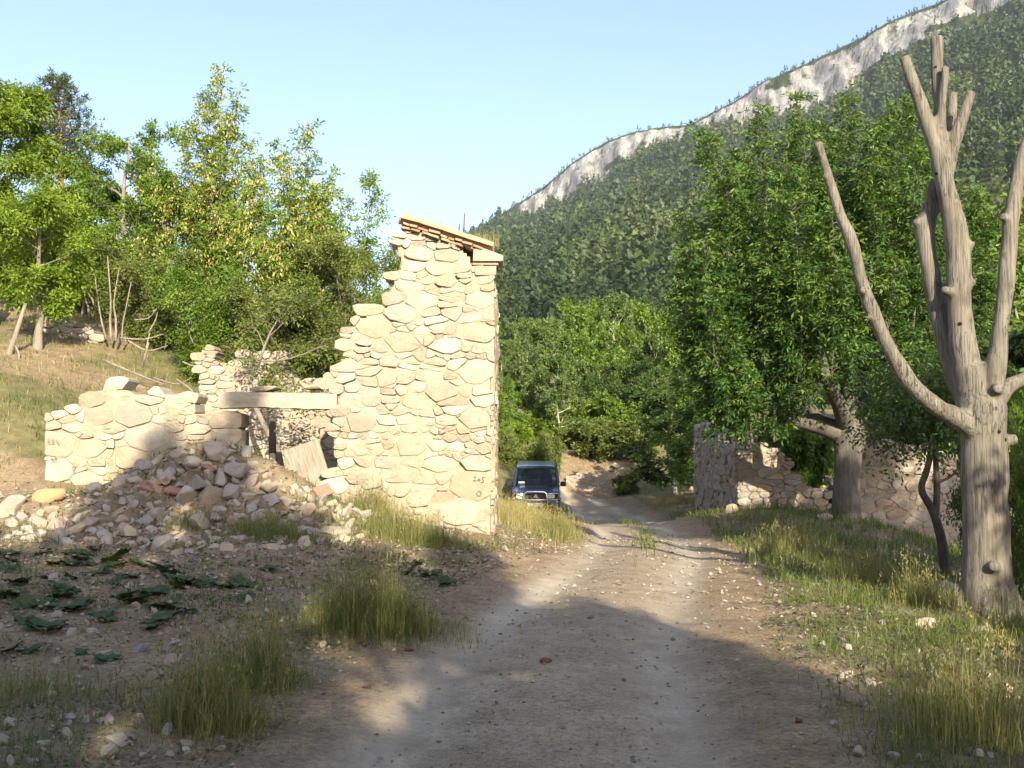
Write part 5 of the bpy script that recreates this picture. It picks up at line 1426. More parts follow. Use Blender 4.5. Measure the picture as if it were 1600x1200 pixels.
# ------------------------------------------------------------------ the pollard ash on the right
YA = 24.0
def ap(px, py, dy=0.0): return at(px, py, YA + dy)
ga = ap(1322, 812); ga[2] = gz(ga[0], YA)
def loc_(p): return np.asarray(p) - ga
tr_pts = np.array([loc_(ap(1322, 830)), loc_(ap(1322, 800)), loc_(ap(1323, 755)), loc_(ap(1325, 710)), loc_(ap(1328, 680)), loc_(ap(1330, 655))]); tr_pts[0, 2] = -.3
tr_r = [.42, .345, .31, .32, .40, .34]
al = []
def limb(pts, r): al.append((np.array([loc_(p) for p in pts]), r))
limb([ap(1325, 680), ap(1285, 665), ap(1240, 655), ap(1210, 610, -.3), ap(1180, 560, -.4)], [.30, .24, .19, .13, .07])
limb([ap(1330, 680), ap(1375, 668), ap(1430, 655), ap(1470, 620, .3), ap(1490, 570, .4)], [.28, .22, .17, .12, .07])
limb([ap(1325, 670), ap(1310, 630, -.8), ap(1290, 590, -1.5), ap(1280, 540, -1.8)], [.24, .17, .13, .07])
limb([ap(1330, 670), ap(1345, 630, .9), ap(1350, 590, 1.6), ap(1355, 540, 2)], [.24, .17, .13, .07])
limb([ap(1328, 665), ap(1330, 600), ap(1335, 540)], [.24, .17, .09])
limb([ap(1285, 665), ap(1262, 630, .5), ap(1240, 600, 1.1), ap(1215, 560, 1.4)], [.15, .12, .09, .06])
limb([ap(1240, 655), ap(1190, 640, -.5), ap(1140, 600, -.8), ap(1115, 560, -.8)], [.12, .1, .07, .04])
pl_ = []
def plume(px, top, bot, dy, R, lean=0): pl_.append((loc_(ap(px - lean, bot, dy * .6)), loc_(ap(px, top, dy)), R * .8))
for a in ((1095, 205, 560, -.5, .95, -35), (1068, 330, 600, .2, .75, -45), (1060, 430, 640, -.3, .7, -60), (1100, 380, 660, -1.3, .8, -40), (1185, 165, 560, .6, 1.0, -20), (1150, 240, 520, 1.6, .9, -20), (1242, 150, 540, -.2, 1.05, -10), (1225, 260, 580, -2.0, 1.0, -10), (1285, 200, 560, 1.8, 1.0, 0),
          (1322, 150, 540, .2, 1.0, 0), (1300, 330, 600, -2.3, .95, 0), (1370, 190, 560, -.9, 1.0, 10), (1350, 300, 590, 2.4, 1.0, 8), (1408, 160, 560, .8, 1.05, 20), (1440, 230, 580, -1.2, 1.0, 25), (1475, 210, 590, 1.0, 1.0, 30), (1480, 330, 620, -.4, .95, 40), (1530, 300, 620, .8, .95, 50), (1555, 400, 640, -.2, .9, 55), (1400, 400, 620, -1.8, .9, 15), (1250, 420, 640, -2.2, .9, -10), (1120, 500, 690, -.6, .75, -35), (1420, 520, 670, -1.2, .75, 10), (1080, 540, 640, .1, .65, -40), (1100, 560, 690, -.9, .75, -30), (1150, 575, 690, -1.2, .75, -25), (1200, 590, 690, -.8, .7, -10), (1130, 330, 560, -1.0, .9, -20), (1205, 330, 600, -1.2, .85, -10), (1500, 480, 690, .4, .85, 30)):
    plume(*a)
ash = plume_tree(61, tr_pts, tr_r, al, pl_, dens=.88, bark='bark_ash')
plant_tree('ash_tree', ash, 'big dark green pollard ash with a stout trunk and upright leafy shoots', 'tree', ga)

# ------------------------------------------------------------------ trees and shrubs on the left slope
def L_tree(px, base_y, Y, top_y, R_px, **kw):
    b = at(px, base_y, Y); b[2] = gz(b[0], Y) ; H = at(px, top_y, Y)[2] - b[2]; return b, H, R_px * Y / FPX
def bl(name, label, px, Y, top_y, R_px, seed, trunk=.3, cat='tree', group=None, **kw):
    b, H, R = L_tree(px, 500, Y, top_y, R_px * .95)
    kw['ll'] = kw.get('ll', .12) * .85; kw['lw'] = kw.get('lw', .05) * .85; kw['ns'] = int(kw.get('ns', 8) * 1.08)
    res = broadleaf(seed, H, R, H * trunk, kw.pop('r0', .028 * H), **kw)
    return plant_tree(name, res, label, cat, b, 0, group)
bl('ash_tree', 'bright green leafy tree filling the left edge of the photograph', -15, 25, 100, 72, 71, .32, n1=16, n2=7, n3=6, ns=9, ll=.13, lw=.06, spray=.26, leaf='leaf_lime', r0=.17, crown_bottom=2.2)
bl('ash_tree', 'low yellow-green tree below the bright left-edge tree', 60, 23.5, 300, 75, 72, .3, n1=12, n2=6, n3=5, ns=9, ll=.12, lw=.055, leaf='leaf_lime', crown_bottom=1.4)
bl('ash_tree', 'rounded mid-green tree with pale forked branches on the left slope', 195, 31, 188, 78, 73, .18, n1=15, n2=6, n3=5, ns=7, ll=.14, lw=.065, leaf='leaf_green', bark='bark')
def plume_ash(label, px, Y, plumes, seed, seedn, leaf='leaf_green', dens=.44):
    b = at(px, 500, Y); b[2] = gz(b[0], Y); L = lambda q, w, dy: at(q, w, Y + dy) - b
    pl = [(np.array([.15 * math.cos(i * 2.1), .15 * math.sin(i * 2.1), .9]) + .25 * np.array([L(q, t, d)[0], d, 0]), L(q, t, d), R) for i, (q, t, d, R) in enumerate(plumes)]
    tr = np.array([[0, 0, -.3], [0, 0, .5], [0, 0, 1.2]])
    res = plume_tree(seed, tr, [.13, .11, .08], [], pl, leaf=leaf, bark='bark', dens=dens, seedn=seedn, stem_r=.04, name='seed_ash', ll=.12, lw=.045)
    return plant_tree('ash_tree', res, label, 'tree', b)
plume_ash('tallest narrow ash with pale seed bunches, pointed top against the sky', 340, 28, [(343, 102, 0, .75), (318, 145, .5, .7), (375, 142, -.4, .65), (296, 205, -.2, .7), (398, 215, .4, .7), (350, 230, -.9, .8), (318, 270, -.8, .8), (380, 300, -.9, .8)], 74, 420)
plume_ash('broad ash hung with yellow seed bunches left of the gable', 455, 25, [(482, 195, 0, .7), (440, 225, .4, .8), (412, 245, -.3, .8), (515, 272, .3, .8), (395, 300, -.8, .9), (460, 290, -1.0, .9), (500, 330, -.9, .85), (545, 310, .2, .7), (430, 370, -1.3, .9)], 75, 560)
bl('ash_tree', 'leaning seed-hung ash between the tall ash and the round tree', 268, 29, 265, 60, 76, .2, n1=16, n2=6, n3=4, ns=8, ll=.13, lw=.05, leaf='leaf_green', seedn=150, spread=.9)
bl('young_tree', 'slender young tree with open foliage just left of the roof peak', 590, 26, 222, 36, 77, .35, n1=13, n2=4, n3=4, ns=4, ll=.14, lw=.05, leaf='leaf_lime', spread=.9, r0=.05, bark='bark_pale')
bl('shrub', 'olive green shrub mass against the jagged gable edge', 545, 23.5, 352, 88, 78, .05, cat='shrub', n1=16, n2=6, n3=6, ns=9, ll=.09, lw=.04, leaf='leaf_olive', stems=4, crown_bottom=.3, bark='bark_dark')
bl('shrub', 'tall olive shrub behind the rear wall of the roofless house', 430, 23, 430, 80, 79, .05, cat='shrub', n1=14, n2=6, n3=6, ns=9, ll=.09, lw=.04, leaf='leaf_olive', stems=4, crown_bottom=.2, bark='bark_dark')
bl('shrub', 'dark leafy shrub behind the left end of the rear wall', 330, 24.5, 420, 75, 80, .05, cat='shrub', n1=13, n2=6, n3=6, ns=9, ll=.10, lw=.045, leaf='leaf_green', stems=4, crown_bottom=.2)
bl('shrub', 'green shrub above the dead branches on the left slope', 235, 26.5, 400, 70, 81, .05, cat='shrub', n1=13, n2=6, n3=6, ns=9, ll=.10, lw=.045, leaf='leaf_olive', stems=4, crown_bottom=.4)
bl('shrub', 'bright shrub behind the terrace wall', 130, 28, 360, 70, 82, .05, cat='shrub', n1=12, n2=6, n3=6, ns=8, ll=.12, lw=.05, leaf='leaf_lime', stems=4, crown_bottom=.3)
bl('shrub', 'leafy shrub filling the gap right of the seed-hung ash', 500, 29, 330, 70, 83, .05, cat='shrub', n1=12, n2=6, n3=6, ns=8, ll=.12, lw=.05, leaf='leaf_green', stems=4, crown_bottom=.3)
bl('shrub', 'shaded shrub at the far left on the slope', 10, 30, 330, 90, 84, .05, cat='shrub', n1=12, n2=6, n3=6, ns=8, ll=.14, lw=.06, leaf='leaf_dark', stems=4, crown_bottom=.3)
bl('shrub', 'tall leafy thicket below the rounded tree on the left slope', 190, 34, 300, 75, 180, .05, cat='shrub', n1=11, n2=6, n3=5, ns=7, ll=.16, lw=.07, leaf='leaf_green', stems=4, crown_bottom=.3)
bl('shrub', 'yellow-green thicket at the foot of the skyline pine', 105, 36, 270, 70, 186, .05, cat='shrub', n1=11, n2=6, n3=5, ns=7, ll=.17, lw=.075, leaf='leaf_lime', stems=4, crown_bottom=.3)
bl('shrub', 'leafy thicket behind the roof peak', 585, 31, 345, 60, 188, .05, cat='shrub', n1=10, n2=6, n3=5, ns=7, ll=.16, lw=.07, leaf='leaf_lime', stems=4, crown_bottom=.3)
# the young tree growing inside the roofless house
b = at(441, 700, 18.9); b[2] = gz(b[0], 18.9)
res = broadleaf(85, 3.9, .9, 1.9, .085, n1=7, n2=4, n3=3, ns=6, ll=.09, lw=.04, leaf='leaf_olive', bark='bark')
plant_tree('young_tree', res, 'thin pale-barked sapling growing inside the roofless house', 'tree', b)
# pine on the skyline
b = at(95, 400, 46); b[2] = gz(b[0], 46); H = at(95, 116, 46)[2] - b[2]
pin = pine(86, H, 2.2, .2, .38, 14, 6, .22, 9, 1.5)
plant_tree('pine_tree', pin, 'conical pine rising behind the leafy trees at upper left', 'tree', b)
# bare stems and dead branches
def sticks(name, label, lines, mat, Y, cat='branches'):
    t = thing(name, label, cat, tuple(at(lines[0][0][0], lines[0][0][1], Y))); o0 = np.array(t.location)
    for ln in lines:
        p = np.array([at(a, b, Y + (c if len(r) == 0 else c)) for a, b, c, *r in ln]) - o0; r0 = ln[0][3] if len(ln[0]) > 3 else .03
        q, rr = spline(p, np.linspace(r0, r0 * .45, len(p)), 3); m = MB(); m.tube(q, rr, 6); m.build('branch', MAT[mat], t, True)
sticks('leaning_trunk', 'pale leaning bare trunk at the left edge above the slope', [[(8, 572, 0, .085), (22, 530, 0), (40, 474, .1)], [(24, 540, 0, .03), (30, 555, -.2), (27, 570, -.3)]], 'bark', 22.5, 'trunk')
sticks('bare_stems', 'cluster of bare grey stems right of the terrace wall', [[(166, 530, 0, .03), (159, 503, 0), (155, 480, .1), (148, 430, .3)], [(174, 532, 0, .038), (172, 500, 0), (173, 470, .1), (168, 400, .4)], [(181, 533, 0, .035), (181, 500, 0), (178, 472, .1), (186, 420, .3)], [(190, 533, 0, .026), (192, 505, 0), (196, 485, .1), (205, 440, .2)]], 'bark', 25.0, 'trunk')
sticks('dead_branches', 'tangle of bare dead branches on the left slope', [[(188, 528, 0, .022), (225, 530, 0), (255, 522, 0)], [(200, 532, 0, .022), (230, 548, 0), (262, 540, 0)], [(222, 575, 0, .025), (232, 535, 0), (228, 545, 0), (234, 520, 0)], [(210, 500, 0, .02), (232, 497, 0), (245, 482, 0)], [(285, 565, 0, .02), (305, 572, 0), (320, 560, 0)], [(275, 592, 0, .022), (300, 610, 0), (308, 630, 0)], [(240, 590, 0, .018), (275, 600, 0), (300, 590, 0)], [(232, 520, 0, .018), (243, 500, 0), (246, 488, 0)]], 'bark', 21.5)
sticks('fallen_pole', 'thin fallen pole lying on the slope behind the low wall', [[(160, 562, 0, .03), (215, 585, -.3), (255, 600, -.6)]], 'bark', 22.0, 'pole')

# ------------------------------------------------------------------ trees round the bend
far_protos = [broadleaf(91, 9, 2.4, 1.5, .13, n1=17, n2=6, n3=5, ns=8, pairs=1, ll=.27, lw=.15, spray=.25, leaf='leaf_poplar', bark='bark_pale', spread=.8, name='poplar'),
              broadleaf(92, 9, 2.8, 1.2, .16, n1=16, n2=6, n3=5, ns=8, pairs=1, ll=.27, lw=.16, spray=.25, leaf='leaf_green', name='wood'),
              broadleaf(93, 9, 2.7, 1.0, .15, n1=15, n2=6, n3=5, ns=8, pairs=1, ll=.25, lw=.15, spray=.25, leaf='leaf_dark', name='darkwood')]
protos = []
def far_tree(k, px, Y, top_y, label, wscale=1.0, rz=None, group=None):
    b = at(px, 650, Y); b[2] = gz(b[0], Y); H = at(px, top_y, Y)[2] - b[2]; s = H / 9.0
    t = plant_tree('broadleaf_tree', far_protos[k], label, 'tree', b, rgs.uniform(0, 6.28), group, (s * wscale, s * wscale, s))
    return t
far_tree(0, 851, 60, 505, 'poplar with pale upright trunk standing behind the parked car', .85)
far_tree(0, 798, 62, 560, 'thin young poplar just right of the gable wall', .5)
far_tree(0, 822, 74, 500, 'poplar between the gable and the car, further back', .7)
far_tree(1, 905, 72, 470, 'tall green tree above the bushes right of the car', .8)
far_tree(0, 960, 78, 468, 'tallest poplar in the clump beyond the bend', .8)
far_tree(1, 1010, 70, 480, 'broad green tree beyond the bend, beside the ash crown', .85)
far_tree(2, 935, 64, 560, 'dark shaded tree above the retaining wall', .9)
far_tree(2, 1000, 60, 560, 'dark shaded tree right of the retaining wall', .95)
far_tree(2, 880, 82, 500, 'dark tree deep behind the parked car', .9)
far_tree(1, 1065, 62, 500, 'green tree half hidden behind the ash crown', .9)
far_tree(2, 1078, 46, 575, 'dark tree overhanging the ruin corner by the track', .95)
far_tree(1, 775, 52, 585, 'leafy green tree just right of the gable, above the bank', 1.0)
far_tree(0, 875, 57, 560, 'light green tree between the poplar and the thicket', .95)
far_tree(1, 925, 66, 520, 'light green tree rising behind the round bush', .9)
far_tree(0, 1030, 66, 530, 'light green tree right of the tall poplar clump', .9)
for i, (px, Y, ty) in enumerate(((780, 95, 505), (755, 105, 470), (845, 100, 470), (905, 105, 450), (985, 100, 440), (1045, 95, 440), (1120, 90, 470), (1200, 85, 480), (1290, 80, 500), (1380, 75, 500), (1460, 70, 480), (1560, 65, 460), (1640, 60, 450), (1720, 55, 400), (700, 95, 500))):
    far_tree(i % 3, px, Y, ty + (28 if px < 1100 else 0), 'leafy tree in the wood at the foot of the mountain', 1.0, group='wood at the foot of the mountain')
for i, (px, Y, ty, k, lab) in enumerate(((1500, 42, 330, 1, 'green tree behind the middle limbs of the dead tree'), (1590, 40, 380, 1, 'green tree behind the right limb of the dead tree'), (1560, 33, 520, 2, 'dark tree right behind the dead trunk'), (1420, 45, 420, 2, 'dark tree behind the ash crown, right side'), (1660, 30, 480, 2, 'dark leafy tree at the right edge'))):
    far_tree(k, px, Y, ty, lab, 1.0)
BUSH = {}
for px, Y, ty, k, lab in ((-120, 32, 180, 1, 'leafy tree on the left slope just outside the left edge'), (-230, 30, 210, 0, 'second leafy tree on the left slope beyond the left edge'), (-340, 36, 190, 1, 'third leafy tree further left on the slope'), (-60, 42, 210, 2, 'dark tree high on the left slope behind the edge trees'), (-450, 33, 230, 2, 'outermost dark tree on the left slope')):
    far_tree(k, px, Y, ty, lab, 1.0)
def bush(px, Y, top_y, R_px, seed, label, leaf, bottom=None, **kw):
    b = at(px, 700, Y); b[2] = gz(b[0], Y) - .1; H = at(px, top_y, Y)[2] - b[2]; R = R_px * Y / FPX
    k = (leaf, Y > 30)
    if k not in BUSH:
        BUSH[k] = broadleaf(seed, 2.4, 1.6, .1, .05, n1=14, n2=6, n3=5, ns=9, pairs=2, ll=.19 if Y > 30 else .10, lw=.10 if Y > 30 else .05, leaf=leaf, stems=4, crown_bottom=.1, bark='bark_dark', spread=.45)
    return plant_tree('bush', BUSH[k], label, 'bush', b, rgs.uniform(0, 6.28), None, (R / 2.0, R / 2.0, H / 2.15))
bush(945, 55, 668, 62, 111, 'large round bush on the bank above the retaining wall', 'leaf_olive', ll=.2, lw=.1)
bush(1003, 54, 688, 28, 112, 'smaller bush at the right end of the bank', 'leaf_olive', ll=.2, lw=.1)
bush(790, 46, 690, 30, 122, 'bush on the bank just right of the gable', 'leaf_olive', ll=.16, lw=.08)
bush(845, 58, 665, 40, 123, 'leafy thicket at the foot of the poplar', 'leaf_lime', ll=.2, lw=.1)
bush(900, 62, 640, 45, 124, 'light green thicket below the tall tree', 'leaf_lime', ll=.22, lw=.11)
bush(970, 60, 640, 50, 125, 'green thicket behind the round bush', 'leaf_green', ll=.22, lw=.11)
bush(805, 50, 672, 34, 126, 'bush on the bank left of the poplar trunk', 'leaf_lime')
bush(860, 49, 690, 26, 127, 'low bush between the car roof and the poplar', 'leaf_olive')
bush(785, 56, 650, 36, 128, 'tall bush beside the gable edge, far back', 'leaf_green')
bush(835, 60, 640, 36, 129, 'green bush hiding the foot of the poplar clump', 'leaf_green')
bush(895, 57, 672, 30, 113, 'bush at the left end of the bank behind the car', 'leaf_lime', ll=.2, lw=.1)
bush(820, 43, 708, 42, 114, 'low bush directly behind the parked car', 'leaf_olive', ll=.14, lw=.07)
far_tree(1, 1110, 39, 598, 'sunlit yellow-green bush beside the ruin side wall', 1.35)
bush(1215, 31, 690, 85, 116, 'green bush growing inside the right ruin', 'leaf_green', ll=.13, lw=.06)
bush(1275, 28.6, 755, 52, 117, 'small bush in the ruin window gap', 'leaf_green', ll=.1, lw=.05, n1=8)
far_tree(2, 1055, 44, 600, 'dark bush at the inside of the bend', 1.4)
bush(978, 50, 748, 24, 119, 'tuft of scrub at the right end of the retaining wall', 'leaf_olive', ll=.14, lw=.05, n1=6)
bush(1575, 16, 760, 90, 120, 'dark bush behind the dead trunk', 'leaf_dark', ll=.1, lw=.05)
bush(1640, 14, 700, 100, 121, 'leafy bush at the right edge beside the dead trunk', 'leaf_green', ll=.1, lw=.05)
# thin dark forked tree in front of the right ruin
t_ = at(1478, 905, 17.5); t_[2] = gz(t_[0], 17.5)
def sp_(px, py, dy=0): return at(px, py, 17.5 + dy) - t_
rg = np.random.default_rng(131); wd = MB()
for P, R in (([sp_(1478, 925), sp_(1472, 850), sp_(1458, 800), sp_(1440, 765), sp_(1448, 735), sp_(1455, 700), sp_(1450, 650)], [.10, .085, .07, .06, .055, .045, .03]), ([sp_(1462, 805), sp_(1464, 760), sp_(1462, 700), sp_(1470, 640)], [.06, .055, .045, .03]), ([sp_(1463, 755), sp_(1485, 745), sp_(1498, 730)], [.03, .02, .012]), ([sp_(1460, 700), sp_(1430, 670), sp_(1400, 650)], [.035, .025, .012]), ([sp_(1466, 680), sp_(1500, 650), sp_(1520, 640)], [.03, .02, .01])):
    p, r = spline(P, R, 4); wd.tube(p, r, 7, False)
cen = np.array([sp_(1450, 640)]); n = 1500
pos = cen + rg.normal(size=(n, 3)) * np.array([.55, .6, .42]); V, r = sprays(pos, nrm(rg.normal(size=(n, 3))), np.full(n, .2), 2, .10, .045, rg, .3)
plant_tree('small_tree', {'wood': wd.mesh('small_wood', True), 'crown': leaf_mesh('small_crown', V, r), 'bark': 'bark_dark', 'leaf': 'leaf_dark', 'seeds': None}, 'small dark forked tree between the ash and the dead tree', 'tree', t_)

# trees behind the viewpoint: they shade the foreground
def shade_tree(x, y, H, k, label, w=1.0):
    s = H / 9.0
    return plant_tree('broadleaf_tree', far_protos[k], label, 'tree', (x, y, gz(x, y)), rgs.uniform(0, 6.28), 'trees behind the viewpoint', (s * w, s * w, s))
SHADE = [(1.5, -8, 12.9, 1, .5), (-1.6, -8.5, 10.4, 2, .9), (4.4, -8, 10.6, 1, .55), (-5.5, -8, 9.2, 1, 1.0), (-9.5, -8.5, 9.0, 2, 1.0), (-13.5, -8, 9.0, 1, 1.0), (.5, -12.5, 11.5, 2, .85), (4.2, -13, 12.2, 1, .7), (-4, -13, 11.2, 2, 1.0), (-8.5, -13, 10.6, 1, 1.0), (3.6, -3.2, 6.0, 2, .75), (-1, -3.5, 6.6, 2, .85), (-5.5, -3, 6.2, 1, .85), (6.9, -9.5, 7.6, 2, .5), (9.2, -9.5, 8.4, 2, .72), (8.4, 1.2, 6.6, 2, .7), (10.7, 4, 11.0, 2, .7), (9.0, 4.4, 9.8, 2, .42), (13.6, 4.5, 12.6, 2, .8), (17, 5.5, 13.6, 2, .8), (12, 1, 8.8, 1, .8)]
for x, y, H, k, w in SHADE: shade_tree(x, y, H, k, 'leafy tree behind the viewpoint whose shade falls over the foreground', w)

# ------------------------------------------------------------------ weeds and grass
def rosette(seed, n=13, L=.32, W=.24):
    rg = np.random.default_rng(seed); V = []; Q = []; base = 0; R = []
    for i in range(n):
        a = i * 2.4 + rg.normal() * .3; d = np.array([math.cos(a), math.sin(a), 0]); s = np.array([-d[1], d[0], 0]); l = L * rg.uniform(.55, 1.1); w = W * rg.uniform(.7, 1.1); up = rg.uniform(.05, .4)
        ts = [0, .25, .5, .75, 1.0]; ws = [.12, 1.0, .6, .85, .12]
        for t, ww in zip(ts, ws):
            c = d * l * (.15 + .85 * t) + np.array([0, 0, .03 + l * up * math.sin(t * 2.2) * .7]); e = w * .5 * ww * (1 + .25 * math.sin(t * 19 + i))
            V += [c - s * e + [0, 0, e * .35], c, c + s * e + [0, 0, e * .35]]
        for k in range(4):
            o = base + k * 3; Q += [[o, o + 1, o + 4, o + 3], [o + 1, o + 2, o + 5, o + 4]]; R += [rg.random()] * 2
        base += 15
    return mesh_np('weed', np.array(V), Q, None, True, fattr={'rnd': np.array(R)})
WEEDS = [rosette(141 + k) for k in range(4)]
for me in WEEDS: me.materials.append(MAT['weed'])
wpos = [(12, 935), (35, 915), (70, 950), (95, 925), (60, 985), (120, 955), (85, 885), (120, 878), (150, 900), (175, 888), (200, 905), (215, 885), (190, 935), (225, 930), (245, 955), (270, 968), (160, 970), (290, 915), (320, 918), (350, 922), (375, 915), (265, 900), (145, 862), (20, 1020), (165, 1035), (240, 985), (15, 895), (10, 870), (640, 900), (670, 905), (655, 885), (690, 915), (110, 905), (40, 950), (180, 915), (210, 945)]
wpos += [(max(2, a + rgs.normal() * 26), min(1060, max(868, b + rgs.normal() * 12))) for a, b in wpos if a < 500]
for i, (px, py) in enumerate(wpos):
    p = G(px, py); side = px > 600
    o = link('weed', WEEDS[i % 4], None, None, 'dark green weed at the back of the big grass clump' if side else 'dark green broad-leaved weed sprawling on the left bank', 'weed', 'weeds by the grass clump' if side else 'weeds on the left bank')
    o.location = (p[0], p[1], p[2]); o.rotation_euler = (rgs.normal() * .22, rgs.normal() * .22, rgs.uniform(0, 6.28)); s = rgs.uniform(.28, .6) * (1.0 if py < 990 else .7); o.scale = (s, s, s * (1.5 if side else .9))

def blades(P, h, rg, lean=.35, w=.006, dry=None, curve=.5):
    """grass blades as bent strips: one quad and a tip triangle folded into 2 quads"""
    n = len(P); a = rg.uniform(0, 2 * math.pi, n); d = np.stack([np.cos(a), np.sin(a), np.zeros(n)], 1); s = np.stack([-np.sin(a), np.cos(a), np.zeros(n)], 1)
    f = rg.uniform(0, 2 * math.pi, n); s2 = np.stack([np.cos(f), np.sin(f), np.zeros(n)], 1)
    ln = lean * np.abs(rg.normal(size=n)) * .8; up = np.array([0, 0, 1.0])
    p1 = P + (up * (h * .55)[:, None]) + d * (h * ln * .35)[:, None]
    p2 = P + (up * (h * (1 - .35 * ln))[:, None]) + d * (h * ln * (.8 + curve))[:, None]
    w = np.broadcast_to(w, (n,)) * rg.uniform(.7, 1.3, n); e = s2 * (w / 2)[:, None]
    V = np.stack([P - e, P + e, p1 + e * .8, p1 - e * .8, p2 + e * .12, p2 - e * .12], 1).reshape(-1, 3)
    b = np.arange(n)[:, None] * 6; Q = np.concatenate([b + np.array([[0, 1, 2, 3]]), b + np.array([[3, 2, 4, 5]])], 1).reshape(-1, 4)
    r = np.clip(rg.random(n) * .6 + (dry if dry is not None else .2), 0, 1)
    return V, Q, np.repeat(r, 2)

def tuft(name, label, px, py, rx, ry, n, h, seed, dry=.1, w=.0048, mat='grass', cat='grass', lean=.35, heads=0):
    """a tall clump one can point at; rx, ry in metres"""
    rg = np.random.default_rng(seed); c = G(px, py); n = int(n * .75); dry = dry + .32; heads = int(heads * 2.2)
    q = rg.normal(size=(n, 2)) * (.3 + .5 * rg.random((n, 1))); P = np.stack([c[0] + q[:, 0] * rx, c[1] + q[:, 1] * ry, np.zeros(n)], 1); P[:, 2] = hz(P[:, 0], P[:, 1]) - .02
    hh = h * (.25 + .9 * rg.random(n) ** 1.3) * np.exp(-.35 * (q ** 2).sum(1) * 2)
    V, Q, r = blades(P - c, hh, rg, lean * 1.7, w, dry)
    t = thing(name, label, cat, tuple(c)); link('blades', mesh_np('blades', V, Q, None, False, fattr={'rnd': r}), MAT[mat], t, kind='stuff')
    if heads:
        k = rg.choice(n, heads); B = P[k] - c + np.array([0, 0, 1.0]) * (hh[k] * 1.0)[:, None]; tp = B + rg.normal(size=(heads, 3)) * .05 + np.array([0, 0, .12])
        m = rg.random((heads, 10)); ctr = (P[k] - c)[:, None] * 0 + B[:, None] + (tp - B)[:, None] * m[..., None]; ctr = ctr.reshape(-1, 3); nn = len(ctr)
        Vh = leaf_quads(ctr, nrm(rg.normal(size=(nn, 3)) * .4 + np.array([0, 0, 1.0])), np.full(nn, .03), np.full(nn, .008), nrm(rg.normal(size=(nn, 3))), rg)
        link('seed_heads', leaf_mesh('seed_heads', Vh, rg.random(nn)), MAT['grass_dry'], t, kind='stuff')
        Vs, Qs, rs = blades(P[k] - c, hh[k] * 1.25, rg, .12, .004, .5, .2); link('stalks', mesh_np('stalks', Vs, Qs, None, False, fattr={'rnd': rs}), MAT['grass_dry'], t, kind='stuff')
tuft('grass_clump', 'biggest green grass clump on the left bank beside the track', 580, 985, .62, .5, 4600, .62, 151, .05, heads=90)
tuft('grass_clump', 'grass clump catching a patch of sun in the left foreground', 325, 1140, .32, .32, 1900, .50, 152, .25, heads=60)
tuft('grass_clump', 'dark grass clump behind the sunlit left foreground clump', 400, 1075, .32, .35, 1500, .48, 153, .05, heads=50)
tuft('grass_clump', 'lush grass growing along the foot of the gable wall', 640, 845, 1.1, .5, 3600, .55, 154, .12, heads=70)
tuft('grass_clump', 'tall sunlit grass at the gable foot near the doorway', 590, 800, .45, .3, 1500, .62, 155, .35, heads=40)
tuft('grass_clump', 'grass patch left of the gable, among the rubble', 420, 838, .8, .4, 2200, .42, 156, .02)
tuft('grass_clump', 'grass patch in the shade before the rubble', 300, 822, .5, .3, 900, .35, 157, .0)
tuft('tall_grass', 'golden tall grass on the verge right of the gable', 815, 820, .8, 1.6, 5200, .52, 158, .5, mat='grass_dry', heads=140)
tuft('tall_grass', 'sunlit green grass where the verge meets the track', 872, 838, .45, 1.3, 4200, .5, 159, .25, heads=90)
tuft('tall_grass', 'dry grass in front of the parked car', 835, 806, 1.2, 2.0, 3600, .36, 160, .6, mat='grass_dry', heads=120)
tuft('tall_grass', 'tall seeding grass in the right verge before the ruin', 1240, 868, .7, .7, 2200, .55, 161, .3, heads=150)
tuft('tall_grass', 'sunlit grass left of the dead trunk', 1360, 915, .7, .6, 2400, .5, 162, .35, heads=110)
tuft('tall_grass', 'grass round the boulder by the dead trunk', 1440, 940, .5, .4, 1300, .45, 163, .2, heads=40)
tuft('tall_grass', 'tall dry grass in the lower right corner', 1530, 1150, .7, .45, 1500, .5, 164, .35, heads=120)
tuft('tall_grass', 'sunlit grass tuft on the inside of the bend', 1040, 785, 1.2, 1.2, 2200, .5, 165, .6, mat='grass_dry', heads=50)
tuft('tall_grass', 'grass under the dead trunk', 1580, 990, .5, .4, 1000, .4, 166, .1, heads=30)
tuft('grass_clump', 'sparse grass in the lower left corner', 60, 1090, .8, .5, 1100, .3, 167, .15)
# dry grass and a sprig growing on the old tiles
for px, py, n, h, lab in ((750, 383, 60, .32, 'dry grass tuft growing on the roof above the cornice'), (768, 386, 70, .30, 'bleached grass tuft near the roof eave'), (682, 358, 30, .16, 'small green sprig growing on the roof tiles')):
    rg = np.random.default_rng(px); c = at(px, py, 17.0); P = rg.normal(size=(n, 3)) * np.array([.07, .12, 0]); V, Q, r = blades(P, h * rg.uniform(.5, 1.1, n), rg, .7, .007, .4)
    t = thing('roof_weed', lab, 'weed', tuple(c)); link('blades', mesh_np('blades', V, Q, None, False, fattr={'rnd': r}), MAT['grass_dry'] if n > 40 else MAT['grass'], t, kind='stuff')

